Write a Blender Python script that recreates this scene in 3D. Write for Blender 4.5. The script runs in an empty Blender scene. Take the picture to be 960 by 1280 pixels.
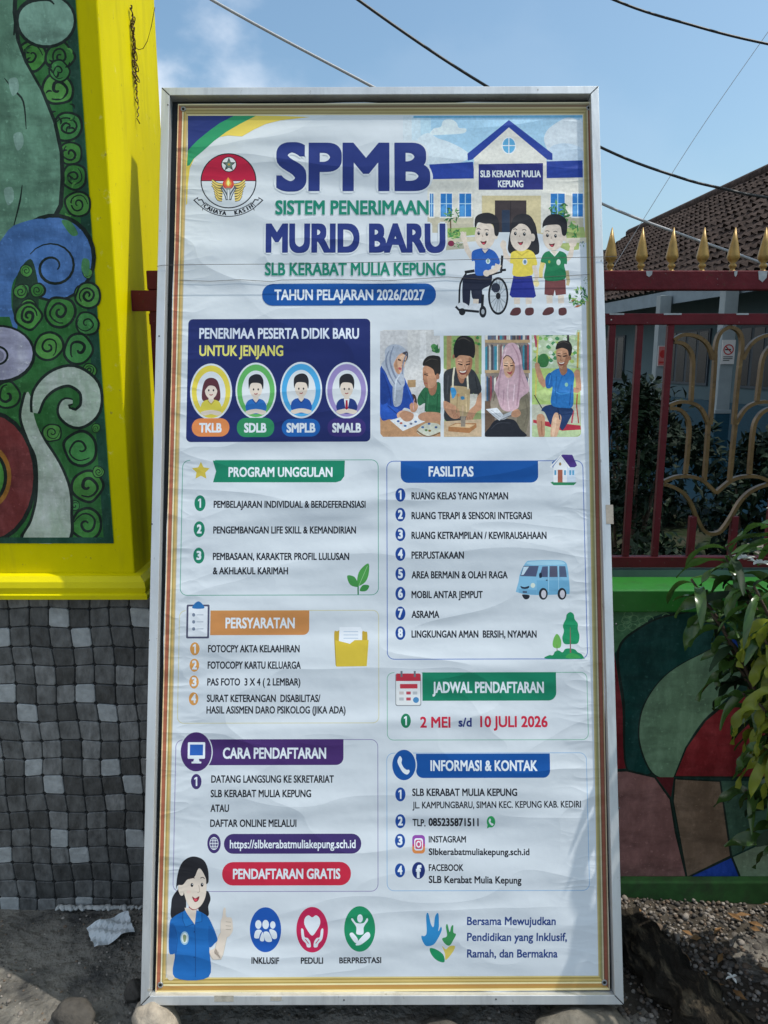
import bpy, math, random
from mathutils import Vector, Matrix
S = bpy.context.scene
COL = S.collection
R = math.radians

# ------------------------------------------------------------------ camera, sky, sun, exposure
CAM_H, PITCH, F = 1.66, R(11.2), 961.0
cam = bpy.data.objects.new('camera', bpy.data.cameras.new('camera')); COL.objects.link(cam)
cam.location = (0, 0, CAM_H); cam.rotation_euler = (R(90) - PITCH, 0, 0)
cam.data.sensor_fit = 'HORIZONTAL'; cam.data.sensor_width = 36; cam.data.lens = F / 960 * 36
cam.data.clip_start = 0.02; cam.data.clip_end = 2000
S.camera = cam
SUN = Vector((0.55, -0.004, 1.0)).normalized()
w = bpy.data.worlds.new('World'); S.world = w; w.use_nodes = True
SKY_STRENGTH = 0.145
def build_world():
    nt = w.node_tree; nt.nodes.clear()
    N = nt.nodes.new; L = nt.links.new
    out = N('ShaderNodeOutputWorld'); bg = N('ShaderNodeBackground'); bg.inputs[1].default_value = SKY_STRENGTH
    sky = N('ShaderNodeTexSky'); sky.sky_type = 'NISHITA'; sky.sun_disc = False
    sky.sun_elevation = math.asin(SUN.z); sky.sun_rotation = math.atan2(SUN.x, SUN.y)
    sky.air_density = 1.0; sky.dust_density = 3.2; sky.ozone_density = 1.6
    tc = N('ShaderNodeTexCoord'); mp = N('ShaderNodeMapping'); mp.inputs['Scale'].default_value = (1, 1, 1.5)
    mp.inputs['Location'].default_value = (0.35, 0.1, 0.28)
    no = N('ShaderNodeTexNoise'); no.inputs['Scale'].default_value = 3.1; no.inputs['Detail'].default_value = 7; no.inputs['Roughness'].default_value = .52
    L(tc.outputs['Generated'], mp.inputs['Vector']); L(mp.outputs[0], no.inputs['Vector'])
    rp = N('ShaderNodeMapRange'); rp.interpolation_type = 'SMOOTHSTEP'
    rp.inputs[1].default_value = .41; rp.inputs[2].default_value = .55
    L(no.outputs[0], rp.inputs[0])
    # clouds gather on the west side of the sky
    sx = N('ShaderNodeSeparateXYZ'); L(tc.outputs['Generated'], sx.inputs[0])
    ms = N('ShaderNodeMapRange'); ms.interpolation_type = 'SMOOTHSTEP'
    ms.inputs[1].default_value = .02; ms.inputs[2].default_value = -.30; ms.inputs[3].default_value = .04; ms.inputs[4].default_value = .85
    L(sx.outputs['X'], ms.inputs[0])
    mu = N('ShaderNodeMath'); mu.operation = 'MULTIPLY'; L(rp.outputs[0], mu.inputs[0]); L(ms.outputs[0], mu.inputs[1])
    mix = N('ShaderNodeMix'); mix.data_type = 'RGBA'
    tint = N('ShaderNodeMix'); tint.data_type = 'RGBA'; tint.blend_type = 'MULTIPLY'; tint.inputs[0].default_value = 1; tint.inputs[7].default_value = (.84, 1.01, 1.0, 1)
    L(sky.outputs[0], tint.inputs[6])
    L(mu.outputs[0], mix.inputs[0]); L(tint.outputs[2], mix.inputs[6]); mix.inputs[7].default_value = (6.2, 6.5, 7.0, 1)
    L(mix.outputs[2], bg.inputs[0]); L(bg.outputs[0], out.inputs[0])
build_world()
sun = bpy.data.objects.new('sun', bpy.data.lights.new('sun', 'SUN')); COL.objects.link(sun)
sun.data.energy = 3.0; sun.data.angle = R(0.55); sun.data.color = (1, .955, .88)
sun.rotation_euler = SUN.to_track_quat('Z', 'Y').to_euler()
sun.location = SUN * 30
S.view_settings.view_transform = 'Standard'; S.view_settings.look = 'None'
S.view_settings.exposure = 0.30; S.view_settings.gamma = 1; S.view_settings.use_curve_mapping = False

# ------------------------------------------------------------------ measuring helpers
FW = Vector((0, math.cos(PITCH), -math.sin(PITCH))); DN = Vector((0, -math.sin(PITCH), -math.cos(PITCH)))
def ray(px, py): return Vector((1, 0, 0)) * ((px - 480) / F) + DN * ((py - 640) / F) + FW
EYE = Vector((0, 0, CAM_H))
def atY(px, py, Y):
    d = ray(px, py); return EYE + d * (Y / d.y)
def atZ(px, py, z=0.0):
    d = ray(px, py); return EYE + d * ((z - CAM_H) / d.z)

# ------------------------------------------------------------------ object helpers
def tag(o, label=None, cat=None, group=None, kind=None):
    if label: o['label'] = label
    if cat: o['category'] = cat
    if group: o['group'] = group
    if kind: o['kind'] = kind
    return o
def thing(name, label, cat, loc=(0, 0, 0), group=None):
    o = bpy.data.objects.new(name, None); COL.objects.link(o); o.location = loc; o.empty_display_size = .1
    return tag(o, label, cat, group)
class MB:
    def __init__(s): s.v = []; s.f = []; s.m = []; s.mats = []; s.smooth = []
    def mi(s, mat):
        if mat not in s.mats: s.mats.append(mat)
        return s.mats.index(mat)
    def add(s, vs, fs, mat, smooth=False):
        b = len(s.v); s.v += [Vector(p) for p in vs]
        i = s.mi(mat)
        for f in fs: s.f.append([b + k for k in f]); s.m.append(i); s.smooth.append(smooth)
    def box(s, a, b, mat, bev=0):
        x0, y0, z0 = a; x1, y1, z1 = b
        vs = [(x0,y0,z0),(x1,y0,z0),(x1,y1,z0),(x0,y1,z0),(x0,y0,z1),(x1,y0,z1),(x1,y1,z1),(x0,y1,z1)]
        s.add(vs, [(3,2,1,0),(4,5,6,7),(0,1,5,4),(1,2,6,5),(2,3,7,6),(3,0,4,7)], mat)
    def tube(s, pts, r, mat, n=8, cap=True, smooth=True, flat=None):
        pts = [Vector(p) for p in pts]; rs = r if isinstance(r, (list, tuple)) else [r] * len(pts)
        ring = []; vs = []
        up = Vector((0, 0, 1))
        for i, p in enumerate(pts):
            t = (pts[min(i + 1, len(pts) - 1)] - pts[max(i - 1, 0)]).normalized()
            a = t.cross(up) if abs(t.z) < .95 else t.cross(Vector((1, 0, 0)))
            a.normalize(); b = a.cross(t).normalized()
            for k in range(n):
                an = 2 * math.pi * (k + .5) / n
                vs.append(p + a * (math.cos(an) * rs[i]) + b * (math.sin(an) * rs[i]))
        fs = []
        for i in range(len(pts) - 1):
            for k in range(n):
                k2 = (k + 1) % n
                fs.append((i*n+k, i*n+k2, (i+1)*n+k2, (i+1)*n+k))
        s.add(vs, fs, mat, smooth)
        if cap:
            s.add(vs[:n], [tuple(range(n))], mat); s.add(vs[-n:], [tuple(reversed(range(n)))], mat)
    def strip(s, pts, w, y0, y1, mat):
        """flat bar bent in the XZ plane: width w across, depth y0..y1"""
        n = len(pts); L = []; Rr = []
        for i, (x, z) in enumerate(pts):
            a = pts[max(i-1, 0)]; b = pts[min(i+1, n-1)]
            dx, dz = b[0]-a[0], b[1]-a[1]; l = math.hypot(dx, dz) or 1
            nx, nz = -dz/l*w/2, dx/l*w/2
            L.append((x+nx, z+nz)); Rr.append((x-nx, z-nz))
        vs = []
        for i in range(n):
            vs += [(L[i][0], y0, L[i][1]), (Rr[i][0], y0, Rr[i][1]), (Rr[i][0], y1, Rr[i][1]), (L[i][0], y1, L[i][1])]
        fs = []
        for i in range(n-1):
            for k in range(4):
                k2 = (k+1) % 4
                fs.append((i*4+k, i*4+k2, (i+1)*4+k2, (i+1)*4+k))
        fs += [(3,2,1,0), tuple((n-1)*4+k for k in range(4))]
        s.add(vs, fs, mat)
    def lathe(s, base, prof, mat, n=12):
        vs = []; fs = []
        for (r, z) in prof:
            for k in range(n):
                a = 2*math.pi*k/n; vs.append((base[0]+r*math.cos(a), base[1]+r*math.sin(a), base[2]+z))
        for i in range(len(prof)-1):
            for k in range(n):
                k2 = (k+1) % n; fs.append((i*n+k, i*n+k2, (i+1)*n+k2, (i+1)*n+k))
        fs.append(tuple((len(prof)-1)*n+k for k in range(n)))
        s.add(vs, fs, mat, True)
    def build(s, name, parent=None, bevel=0):
        me = bpy.data.meshes.new(name)
        off = Vector((0, 0, 0)); q = parent
        while q is not None: off = off + q.location; q = q.parent
        me.from_pydata([tuple(v - off) for v in s.v], [], s.f)
        for m in s.mats: me.materials.append(m)
        me.polygons.foreach_set('material_index', s.m)
        me.polygons.foreach_set('use_smooth', s.smooth)
        me.update()
        o = bpy.data.objects.new(name, me); COL.objects.link(o)
        if parent is not None: o.parent = parent
        if bevel:
            bm = o.modifiers.new('bevel', 'BEVEL'); bm.width = bevel; bm.segments = 2; bm.limit_method = 'ANGLE'
        return o

# ------------------------------------------------------------------ materials
def lin(c):
    c = c / 255; return c / 12.92 if c <= .04045 else ((c + .055) / 1.055) ** 2.4
def hexlin(h): return tuple(lin(int(h[i:i+2], 16)) for i in (0, 2, 4))
def mat(name, col, rough=.7, spec=.3, metal=0, var=.15, scale=12, bump=0, bscale=60, stretch=(1, 1, 1), col2=None, mask=(.45, .6), coat=0, trans=0):
    m = bpy.data.materials.new(name); m.use_nodes = True
    nt = m.node_tree; N = nt.nodes.new; L = nt.links.new; p = nt.nodes['Principled BSDF']
    p.inputs['Roughness'].default_value = rough; p.inputs['Specular IOR Level'].default_value = spec; p.inputs['Metallic'].default_value = metal
    p.inputs['Base Color'].default_value = (*col, 1)
    if coat: p.inputs['Coat Weight'].default_value = coat
    tc = N('ShaderNodeTexCoord'); mp = N('ShaderNodeMapping'); mp.inputs['Scale'].default_value = stretch
    L(tc.outputs['Object'], mp.inputs[0])
    if var or col2:
        no = N('ShaderNodeTexNoise'); no.inputs['Scale'].default_value = scale; no.inputs['Detail'].default_value = 6; no.inputs['Roughness'].default_value = .62
        L(mp.outputs[0], no.inputs['Vector'])
        mix = N('ShaderNodeMix'); mix.data_type = 'RGBA'
        mr = N('ShaderNodeMapRange')
        if col2:
            mr.inputs[1].default_value, mr.inputs[2].default_value = mask
            mix.inputs[6].default_value = (*col, 1); mix.inputs[7].default_value = (*col2, 1)
        else:
            mr.inputs[1].default_value = .3; mr.inputs[2].default_value = .7
            mix.inputs[6].default_value = (*[c*(1-var) for c in col], 1); mix.inputs[7].default_value = (*[min(1, c*(1+var)) for c in col], 1)
        L(no.outputs[0], mr.inputs[0]); L(mr.outputs[0], mix.inputs[0]); L(mix.outputs[2], p.inputs['Base Color'])
    if bump:
        nb = N('ShaderNodeTexNoise'); nb.inputs['Scale'].default_value = bscale; nb.inputs['Detail'].default_value = 5
        L(mp.outputs[0], nb.inputs['Vector'])
        b = N('ShaderNodeBump'); b.inputs['Strength'].default_value = 1; b.inputs['Distance'].default_value = bump
        L(nb.outputs[0], b.inputs['Height']); L(b.outputs[0], p.inputs['Normal'])
    if trans:
        tr = N('ShaderNodeBsdfTranslucent'); ad = N('ShaderNodeMixShader'); ad.inputs[0].default_value = trans
        src = p.inputs['Base Color']
        if src.is_linked: L(src.links[0].from_socket, tr.inputs[0])
        else: tr.inputs[0].default_value = (*col, 1)
        o = nt.nodes['Material Output']; L(p.outputs[0], ad.inputs[1]); L(tr.outputs[0], ad.inputs[2]); L(ad.outputs[0], o.inputs[0])
    return m

def weather(m, layers):
    """real wear on a surface: strokes, scuffs, stains; each layer is scale, stretch, from, to, strength, colour, detail"""
    nt = m.node_tree; N = nt.nodes.new; L = nt.links.new; p = nt.nodes['Principled BSDF']
    src = p.inputs['Base Color'].links[0].from_socket; tc = N('ShaderNodeTexCoord')
    for scale, st, lo, hi, amt, colr, detail in layers:
        mp = N('ShaderNodeMapping'); mp.inputs['Scale'].default_value = st; mp.inputs['Location'].default_value = (scale*.37, scale*.11, .3); L(tc.outputs['Object'], mp.inputs[0])
        no = N('ShaderNodeTexNoise'); no.inputs['Scale'].default_value = scale; no.inputs['Detail'].default_value = detail; no.inputs['Roughness'].default_value = .68
        L(mp.outputs[0], no.inputs['Vector']); mr = N('ShaderNodeMapRange'); mr.inputs[1].default_value = lo; mr.inputs[2].default_value = hi; mr.inputs[4].default_value = amt
        L(no.outputs[0], mr.inputs[0]); mx = N('ShaderNodeMix'); mx.data_type = 'RGBA'; L(mr.outputs[0], mx.inputs[0]); L(src, mx.inputs[6]); mx.inputs[7].default_value = (*colr, 1); src = mx.outputs[2]
    L(src, p.inputs['Base Color']); return m

# vinyl print: one shared crease group, one material per ink
def crease_group():
    g = bpy.data.node_groups.new('vinyl_creases', 'ShaderNodeTree')
    g.interface.new_socket('Normal', in_out='OUTPUT', socket_type='NodeSocketVector')
    N = g.nodes.new; L = g.links.new
    out = N('NodeGroupOutput'); tc = N('ShaderNodeTexCoord')
    def noise(scale, rot, detail, rough, dist=0):
        mp = N('ShaderNodeMapping'); mp.inputs['Scale'].default_value = scale; mp.inputs['Rotation'].default_value = (0, 0, R(rot))
        L(tc.outputs['Object'], mp.inputs[0])
        n = N('ShaderNodeTexNoise'); n.inputs['Scale'].default_value = 1; n.inputs['Detail'].default_value = detail; n.inputs['Roughness'].default_value = rough
        n.inputs['Distortion'].default_value = dist
        L(mp.outputs[0], n.inputs['Vector']); return n.outputs[0]
    def mul(a, k):
        m = N('ShaderNodeMath'); m.operation = 'MULTIPLY'; L(a, m.inputs[0])
        if isinstance(k, float): m.inputs[1].default_value = k
        else: L(k, m.inputs[1])
        return m.outputs[0]
    def add(a, b):
        m = N('ShaderNodeMath'); m.operation = 'ADD'; L(a, m.inputs[0]); L(b, m.inputs[1]); return m.outputs[0]
    def ridge(a):      # sharp folds
        s = N('ShaderNodeMath'); s.operation = 'SUBTRACT'; L(a, s.inputs[0]); s.inputs[1].default_value = .5
        q = N('ShaderNodeMath'); q.operation = 'ABSOLUTE'; L(s.outputs[0], q.inputs[0]); return q.outputs[0]
    h = mul(noise((1.2, 5.5, 1), 3, 2, .45, .3), .017)
    h = add(h, mul(noise((3, 16, 1), -4, 1, .5), .0018))
    h = add(h, mul(ridge(noise((1.5, 4.0, 1), 38, 1.5, .45, .5)), -.029))
    h = add(h, mul(ridge(noise((1.4, 4.6, 1), -33, 1.5, .45, .5)), -.023))
    h = add(h, mul(noise((9, 9, 1), 0, 3, .5), .0026))
    sep = N('ShaderNodeSeparateXYZ'); L(tc.outputs['Object'], sep.inputs[0])
    ab = N('ShaderNodeMath'); ab.operation = 'ABSOLUTE'; L(sep.outputs[0], ab.inputs[0])
    ms = N('ShaderNodeMapRange'); ms.interpolation_type = 'SMOOTHSTEP'; ms.inputs[1].default_value = .40; ms.inputs[2].default_value = .56
    L(ab.outputs[0], ms.inputs[0])
    h = add(h, mul(mul(ridge(noise((7, 17, 1), -30, 2, .5, .4)), ms.outputs[0]), -.008))
    h = add(h, mul(noise((420, 420, 1), 0, 1, .5), .00006))
    b = N('ShaderNodeBump'); b.inputs['Strength'].default_value = 1; b.inputs['Distance'].default_value = 1
    L(h, b.inputs['Height']); L(b.outputs[0], out.inputs[0])
    return g
CREASE = crease_group()
INK = {}
WHITE_OBS = hexlin('c6ccd4')
def ink(h, k=.70, blotch=0):
    """ink colour read off the print, relative to the vinyl's white"""
    if (h, blotch) in INK: return INK[(h, blotch)]
    c = hexlin(h); k *= 1.0 + .12*min(1, (c[0]+c[1]+c[2])/sum(WHITE_OBS))**2; c = tuple(min(.86, a / b * k * t) for a, b, t in zip(c, WHITE_OBS, (.825, .885, .94)))
    m = bpy.data.materials.new('print_ink'); m.use_nodes = True
    nt = m.node_tree; p = nt.nodes['Principled BSDF']
    p.inputs['Base Color'].default_value = (*c, 1); p.inputs['Roughness'].default_value = .40; p.inputs['Specular IOR Level'].default_value = .22
    g = nt.nodes.new('ShaderNodeGroup'); g.node_tree = CREASE
    nt.links.new(g.outputs[0], p.inputs['Normal'])
    if blotch:      # continuous-tone picture: uneven ink
        no = nt.nodes.new('ShaderNodeTexNoise'); no.inputs['Scale'].default_value = 130; no.inputs['Detail'].default_value = 5; no.inputs['Roughness'].default_value = .6
        tc = nt.nodes.new('ShaderNodeTexCoord'); mx = nt.nodes.new('ShaderNodeMix'); mx.data_type = 'RGBA'; mr = nt.nodes.new('ShaderNodeMapRange')
        mr.inputs[1].default_value = .32; mr.inputs[2].default_value = .68
        nt.links.new(tc.outputs['Object'], no.inputs['Vector']); nt.links.new(no.outputs[0], mr.inputs[0]); nt.links.new(mr.outputs[0], mx.inputs[0])
        mx.inputs[6].default_value = (*[a*(1-blotch) for a in c], 1); mx.inputs[7].default_value = (*[min(.86, a*(1+blotch)) for a in c], 1)
        nt.links.new(mx.outputs[2], p.inputs['Base Color'])
    INK[(h, blotch)] = m; return m
photo_ink = lambda h: ink(h, .68, .15)
soft_ink = lambda h: ink(h, .68, .10)
PAINT = {}
def paint(h, k=1.0):
    """brushed wall paint, given as its albedo in sRGB hex"""
    if (h, k) in PAINT: return PAINT[(h, k)]
    c = tuple(a * k for a in hexlin(h))
    m = mat('wall_paint', c, rough=.7, spec=.18, var=.30, scale=7, bump=.0035, bscale=55, stretch=(1, .6, 1))
    pale = tuple(min(.8, a*1.7 + .035) for a in c); dark = tuple(a*.40 + .003 for a in c)
    weather(m, [(16, (1, .35, 1), .44, .64, .60, pale, 7), (16, (.4, 1.2, 1), .46, .66, .60, dark, 7), (70, (1, 1, 1), .60, .70, .7, pale, 4), (3, (1, 1, 1), .48, .70, .5, dark, 7)])
    PAINT[(h, k)] = m; return m

# ------------------------------------------------------------------ flat art on a plane
TXT = {}
def text_mesh(s, res=3):
    if (s, res) in TXT: return TXT[(s, res)]
    c = bpy.data.curves.new('lettering', 'FONT'); c.body = s; c.resolution_u = res; c.fill_mode = 'FRONT'; c.size = 1
    o = bpy.data.objects.new('lettering', c); COL.objects.link(o)
    bpy.context.view_layer.update()
    me = bpy.data.meshes.new_from_object(o.evaluated_get(bpy.context.evaluated_depsgraph_get()))
    vs = [(v.co.x, v.co.y) for v in me.vertices]; fs = [tuple(p.vertices) for p in me.polygons]
    bpy.data.objects.remove(o); bpy.data.curves.remove(c); bpy.data.meshes.remove(me)
    TXT[(s, res)] = (vs, fs); return vs, fs
CAPH = None
STEP = 9e-6
class Art:
    """painter-ordered flat shapes on one plane; points come in picture units and go through conv"""
    def __init__(s, conv, mk, base=0.0):
        s.conv = conv; s.mk = mk; s.base = base; s.v = []; s.f = []; s.mi = []; s.mats = []; s.boxes = []
        s.fr = (0, 0, 1); s.clip = None
    def frame(s, ox=0, oy=0, k=1): s.fr = (ox, oy, k); return s
    def P(s, p):
        ox, oy, k = s.fr; x = ox + p[0] / k; y = oy + p[1] / k
        if s.clip: x = min(max(x, s.clip[0]), s.clip[2]); y = min(max(y, s.clip[1]), s.clip[3])
        return s.conv(x, y)
    def put(s, pts, faces, col, layers=1):
        x0 = min(p[0] for p in pts); x1 = max(p[0] for p in pts); y0 = min(p[1] for p in pts); y1 = max(p[1] for p in pts)
        top = 0
        for (a, b, c, d, l) in s.boxes:
            if a < x1 and b > x0 and c < y1 and d > y0 and l > top: top = l
        s.boxes.append((x0, x1, y0, y1, top + layers))
        z = s.base + (top + 1) * STEP
        b = len(s.v); s.v += [(p[0], p[1], z) for p in pts]
        m = s.mk(col) if isinstance(col, str) else col
        if m not in s.mats: s.mats.append(m)
        i = s.mats.index(m)
        for f in faces: s.f.append([b + k for k in f]); s.mi.append(i)
        return z
    def raw(s, uv, col):
        a = sum(uv[i][0] * uv[(i+1) % len(uv)][1] - uv[(i+1) % len(uv)][0] * uv[i][1] for i in range(len(uv)))
        if a < 0: uv = uv[::-1]
        s.put(uv, [tuple(range(len(uv)))], col)
    def poly(s, pts, col): s.raw([s.P(p) for p in pts], col)
    def blob(s, pts, col, n=5):
        """closed smooth outline through the points (Catmull-Rom)"""
        out = []; m = len(pts)
        for i in range(m):
            p0, p1, p2, p3 = pts[i-1], pts[i], pts[(i+1) % m], pts[(i+2) % m]
            for k in range(n):
                t = k / n
                out.append(tuple(.5 * (2*p1[j] + (p2[j]-p0[j])*t + (2*p0[j]-5*p1[j]+4*p2[j]-p3[j])*t*t + (3*p1[j]-p0[j]-3*p2[j]+p3[j])*t**3) for j in (0, 1)))
        s.poly(out, col)
    def ell(s, cx, cy, rx, ry, col, n=26, a0=0, a1=360):
        full = abs(a1 - a0) >= 360
        pts = [(cx + rx*math.cos(R(a0 + (a1-a0)*k/(n if full else n-1))), cy + ry*math.sin(R(a0 + (a1-a0)*k/(n if full else n-1)))) for k in range(n)]
        s.poly(pts, col)
    def ring(s, cx, cy, rx, ry, wd, col, n=30, a0=0, a1=360):
        n1 = n + 1; pts = []
        for k in range(n1):
            a = R(a0 + (a1-a0)*k/n); pts.append(s.P((cx+rx*math.cos(a), cy+ry*math.sin(a)))); pts.append(s.P((cx+(rx-wd)*math.cos(a), cy+(ry-wd)*math.sin(a))))
        s.put(pts, [(2*k, 2*k+1, 2*k+3, 2*k+2) for k in range(n)], col)
    def line(s, pts, wd, col, smooth=0):
        if smooth:
            q = []
            for i in range(len(pts)-1):
                p0 = pts[max(i-1, 0)]; p1 = pts[i]; p2 = pts[i+1]; p3 = pts[min(i+2, len(pts)-1)]
                for k in range(smooth):
                    t = k/smooth
                    q.append(tuple(.5*(2*p1[j]+(p2[j]-p0[j])*t+(2*p0[j]-5*p1[j]+4*p2[j]-p3[j])*t*t+(3*p1[j]-p0[j]-3*p2[j]+p3[j])*t**3) for j in (0, 1)))
            pts = q + [pts[-1]]
        out = []; n = len(pts)
        for i, p in enumerate(pts):
            a = pts[max(i-1, 0)]; b = pts[min(i+1, n-1)]; dx, dy = b[0]-a[0], b[1]-a[1]; l = math.hypot(dx, dy) or 1
            ww = wd
            if isinstance(wd, (list, tuple)):
                f = i/(n-1)*(len(wd)-1); j = min(int(f), len(wd)-2); ww = wd[j]*(1-f+j) + wd[j+1]*(f-j)
            nx, ny = -dy/l*ww/2, dx/l*ww/2
            out += [s.P((p[0]+nx, p[1]+ny)), s.P((p[0]-nx, p[1]-ny))]
        s.put(out, [(2*k, 2*k+1, 2*k+3, 2*k+2) for k in range(n-1)], col)
    def rr(s, x0, y0, x1, y1, r, col, corners=(1, 1, 1, 1), ret=False):
        """rectangle squared to the plane; corners tl tr br bl rounded by r picture units"""
        a = s.P((x0, y0)); b = s.P((x1, y1)); ru = abs(s.P((x0 + r, y0))[0] - a[0])
        pts = []
        L, T, Rr, B = a[0], a[1], b[0], b[1]
        for (cx, cy, st, on) in ((Rr-ru, T-ru, 0, corners[1]), (L+ru, T-ru, 90, corners[0]), (L+ru, B+ru, 180, corners[3]), (Rr-ru, B+ru, 270, corners[2])):
            if on and r:
                for k in range(7):
                    an = R(st + 15*k); pts.append((cx + ru*math.cos(an), cy + ru*math.sin(an)))
            else:
                pts.append((cx + ru*(1 if st in (0, 270) else -1), cy + ru*(1 if st in (0, 90) else -1)))
        if ret: return pts
        s.raw(pts, col)
    def frame_line(s, x0, y0, x1, y1, r, wd, col):
        o = s.rr(x0, y0, x1, y1, r, col, ret=True); i = s.rr(x0+wd, y0+wd, x1-wd, y1-wd, max(r-wd, .5), col, ret=True)
        n = len(o); s_pts = o + i
        s.put(s_pts, [(k, (k+1) % n, n+(k+1) % n, n+k) for k in range(n)], col)
    def text(s, body, x0, x1, top, base, col, bold=.012, shear=0, y1=None, halo=None, res=3):
        vs, fs = text_mesh(body, res)
        hv, _ = text_mesh('H'); cap = max(p[1] for p in hv)
        xa = min(p[0] for p in vs); xb = max(p[0] for p in vs)
        A = s.P((x0, base)); B = s.P((x1, base if y1 is None else y1)); T = s.P((x0, top))
        W = B[0] - A[0]; H = T[1] - A[1]
        r = bold * H
        W -= 2*r; H -= 2*r
        slope = (B[1]-A[1]) / (W or 1)
        def place(dx, dy):
            return [(A[0]+r+dx+(x-xa)/(xb-xa)*W + shear*y/cap*H, A[1]+r+dy+y/cap*H + slope*(x-xa)/(xb-xa)*W) for x, y in vs]
        if halo:
            hc, hr = halo; hr *= H; hp = []; hf = []
            for k in range(10):
                hp.append((math.cos(k*math.pi/5)*hr, math.sin(k*math.pi/5)*hr))
            for d in hp: s.put(place(*d), fs, hc, 1); 
        offs = [(0, 0)]
        if r > 0: offs += [(r, 0), (-r, 0), (0, r), (0, -r), (r*.9, r*.9), (-r*.9, r*.9), (r*.9, -r*.9), (-r*.9, -r*.9)] if bold > .02 else [(r, 0), (-r, 0), (0, r), (0, -r)]
        if bold > .045:
            offs = [(0, 0)]
            for k in range(6):
                f = -1 + 2*k/6; offs += [(r*f, r), (r, -r*f), (-r*f, -r), (-r, r*f)]
            offs += [(x*.5, y*.5) for x, y in offs[1::2]]
        for d in offs: s.put(place(*d), fs, col, 1)
    def build(s, name, parent, matrix=None, label=None):
        me = bpy.data.meshes.new(name); me.from_pydata(s.v, [], s.f)
        for m in s.mats: me.materials.append(m)
        me.polygons.foreach_set('material_index', s.mi); me.update()
        # every face looks out of the plane
        flip = [p.index for p in me.polygons if p.normal.z < 0]
        for i in flip: me.polygons[i].flip()
        o = bpy.data.objects.new(name, me); COL.objects.link(o); o.parent = parent
        if matrix is not None: o.matrix_local = matrix
        if label: o['label'] = label
        return o

# ------------------------------------------------------------------ ground
random.seed(7)
m_soil = mat('dusty_ground', (.20, .185, .16), rough=.95, spec=.08, col2=(.055, .054, .052), mask=(.42, .68), scale=7, bump=.03, bscale=34)
m_far = mat('earth', (.17, .15, .115), rough=1, spec=.05, var=.3, scale=2, bump=.02, bscale=8)
g = MB()
# one sheet to the horizon, finer and gently uneven near the camera
def gz(x, y):
    return .012 * math.sin(x*5.1 + 1) * math.cos(y*4.3) + .006 * math.sin(x*13 + y*9)
xs = [-1500, -300, -60, -15, -6, -4] + [-3 + .12*i for i in range(51)] + [4, 6, 15, 60, 300, 1500]
ys = [-1500, -300, -60, -12, -3] + [-1 + .12*i for i in range(34)] + [4, 8, 16, 40, 150, 600, 1500]
vs = [(x, y, gz(x, y) if -3 <= x <= 3.1 and -1 <= y <= 3 else 0) for y in ys for x in xs]
n = len(xs)
g.add(vs, [(j*n+i, j*n+i+1, (j+1)*n+i+1, (j+1)*n+i) for j in range(len(ys)-1) for i in range(n-1)], m_soil, True)
tag(g.build('ground'), kind='structure')

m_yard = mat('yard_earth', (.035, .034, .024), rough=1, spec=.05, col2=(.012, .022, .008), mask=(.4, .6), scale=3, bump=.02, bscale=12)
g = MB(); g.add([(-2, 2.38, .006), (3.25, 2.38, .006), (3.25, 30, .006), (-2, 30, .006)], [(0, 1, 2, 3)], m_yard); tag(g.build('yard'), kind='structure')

# ------------------------------------------------------------------ yellow mural pillar
m_yellow = mat('yellow_paint', (.68, .58, .0), rough=.6, spec=.06, var=.10, scale=5, bump=.0012, bscale=30, stretch=(1, 1, .4))
m_yellow_trim = mat('yellow_gloss_paint', (.68, .58, .0), rough=.4, spec=.2, var=.06, scale=6, bump=.0008, bscale=25)
weather(m_yellow, [(9, (1, 1, .12), .54, .72, .42, (.30, .24, .02), 6), (30, (1, 1, 1), .64, .72, .35, (.78, .72, .25), 5), (2.5, (1, 1, .6), .55, .75, .3, (.42, .34, .01), 6), (60, (1, 1, .7), .68, .73, .55, (.20, .16, .04), 3)])
weather(m_yellow_trim, [(14, (1, 1, 1), .55, .72, .4, (.36, .29, .02), 6)])
PX0, PX1, PY0, PY1, PH = -1.75, -.705, 2.10, 2.62, 3.35
pillar = thing('mural_pillar', 'tall yellow gate pillar with swirling green and blue mural above grey cobble tiles', 'pillar', (-1.23, 2.36, 0))
b = MB(); b.box((PX0, PY0, 1.0), (PX1, PY1, PH), m_yellow); b.build('shaft', pillar, .004)
b = MB(); b.box((PX0-.06, PY0-.06, PH), (PX1+.06, PY1+.06, PH+.12), m_yellow); b.build('cap', pillar, .015)
b = MB()   # half round moulding under the shaft
prof = [(.0, 1.068), (.022, 1.066), (.036, 1.052), (.04, 1.036), (.037, 1.02), (.044, 1.016), (.044, 1.004), (0, 1.003)]
loop = lambda o: [(PX0-o, PY0-o), (PX1+o, PY0-o), (PX1+o, PY1+o), (PX0-o, PY1+o)]
vs = [(x, y, z) for (o, z) in prof for (x, y) in loop(o+.001)]
b.add(vs, [(i*4+k, (i+1)*4+k, (i+1)*4+(k+1) % 4, i*4+(k+1) % 4) for i in range(len(prof)-1) for k in range(4)], m_yellow_trim)
b.build('moulding', pillar)
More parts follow.
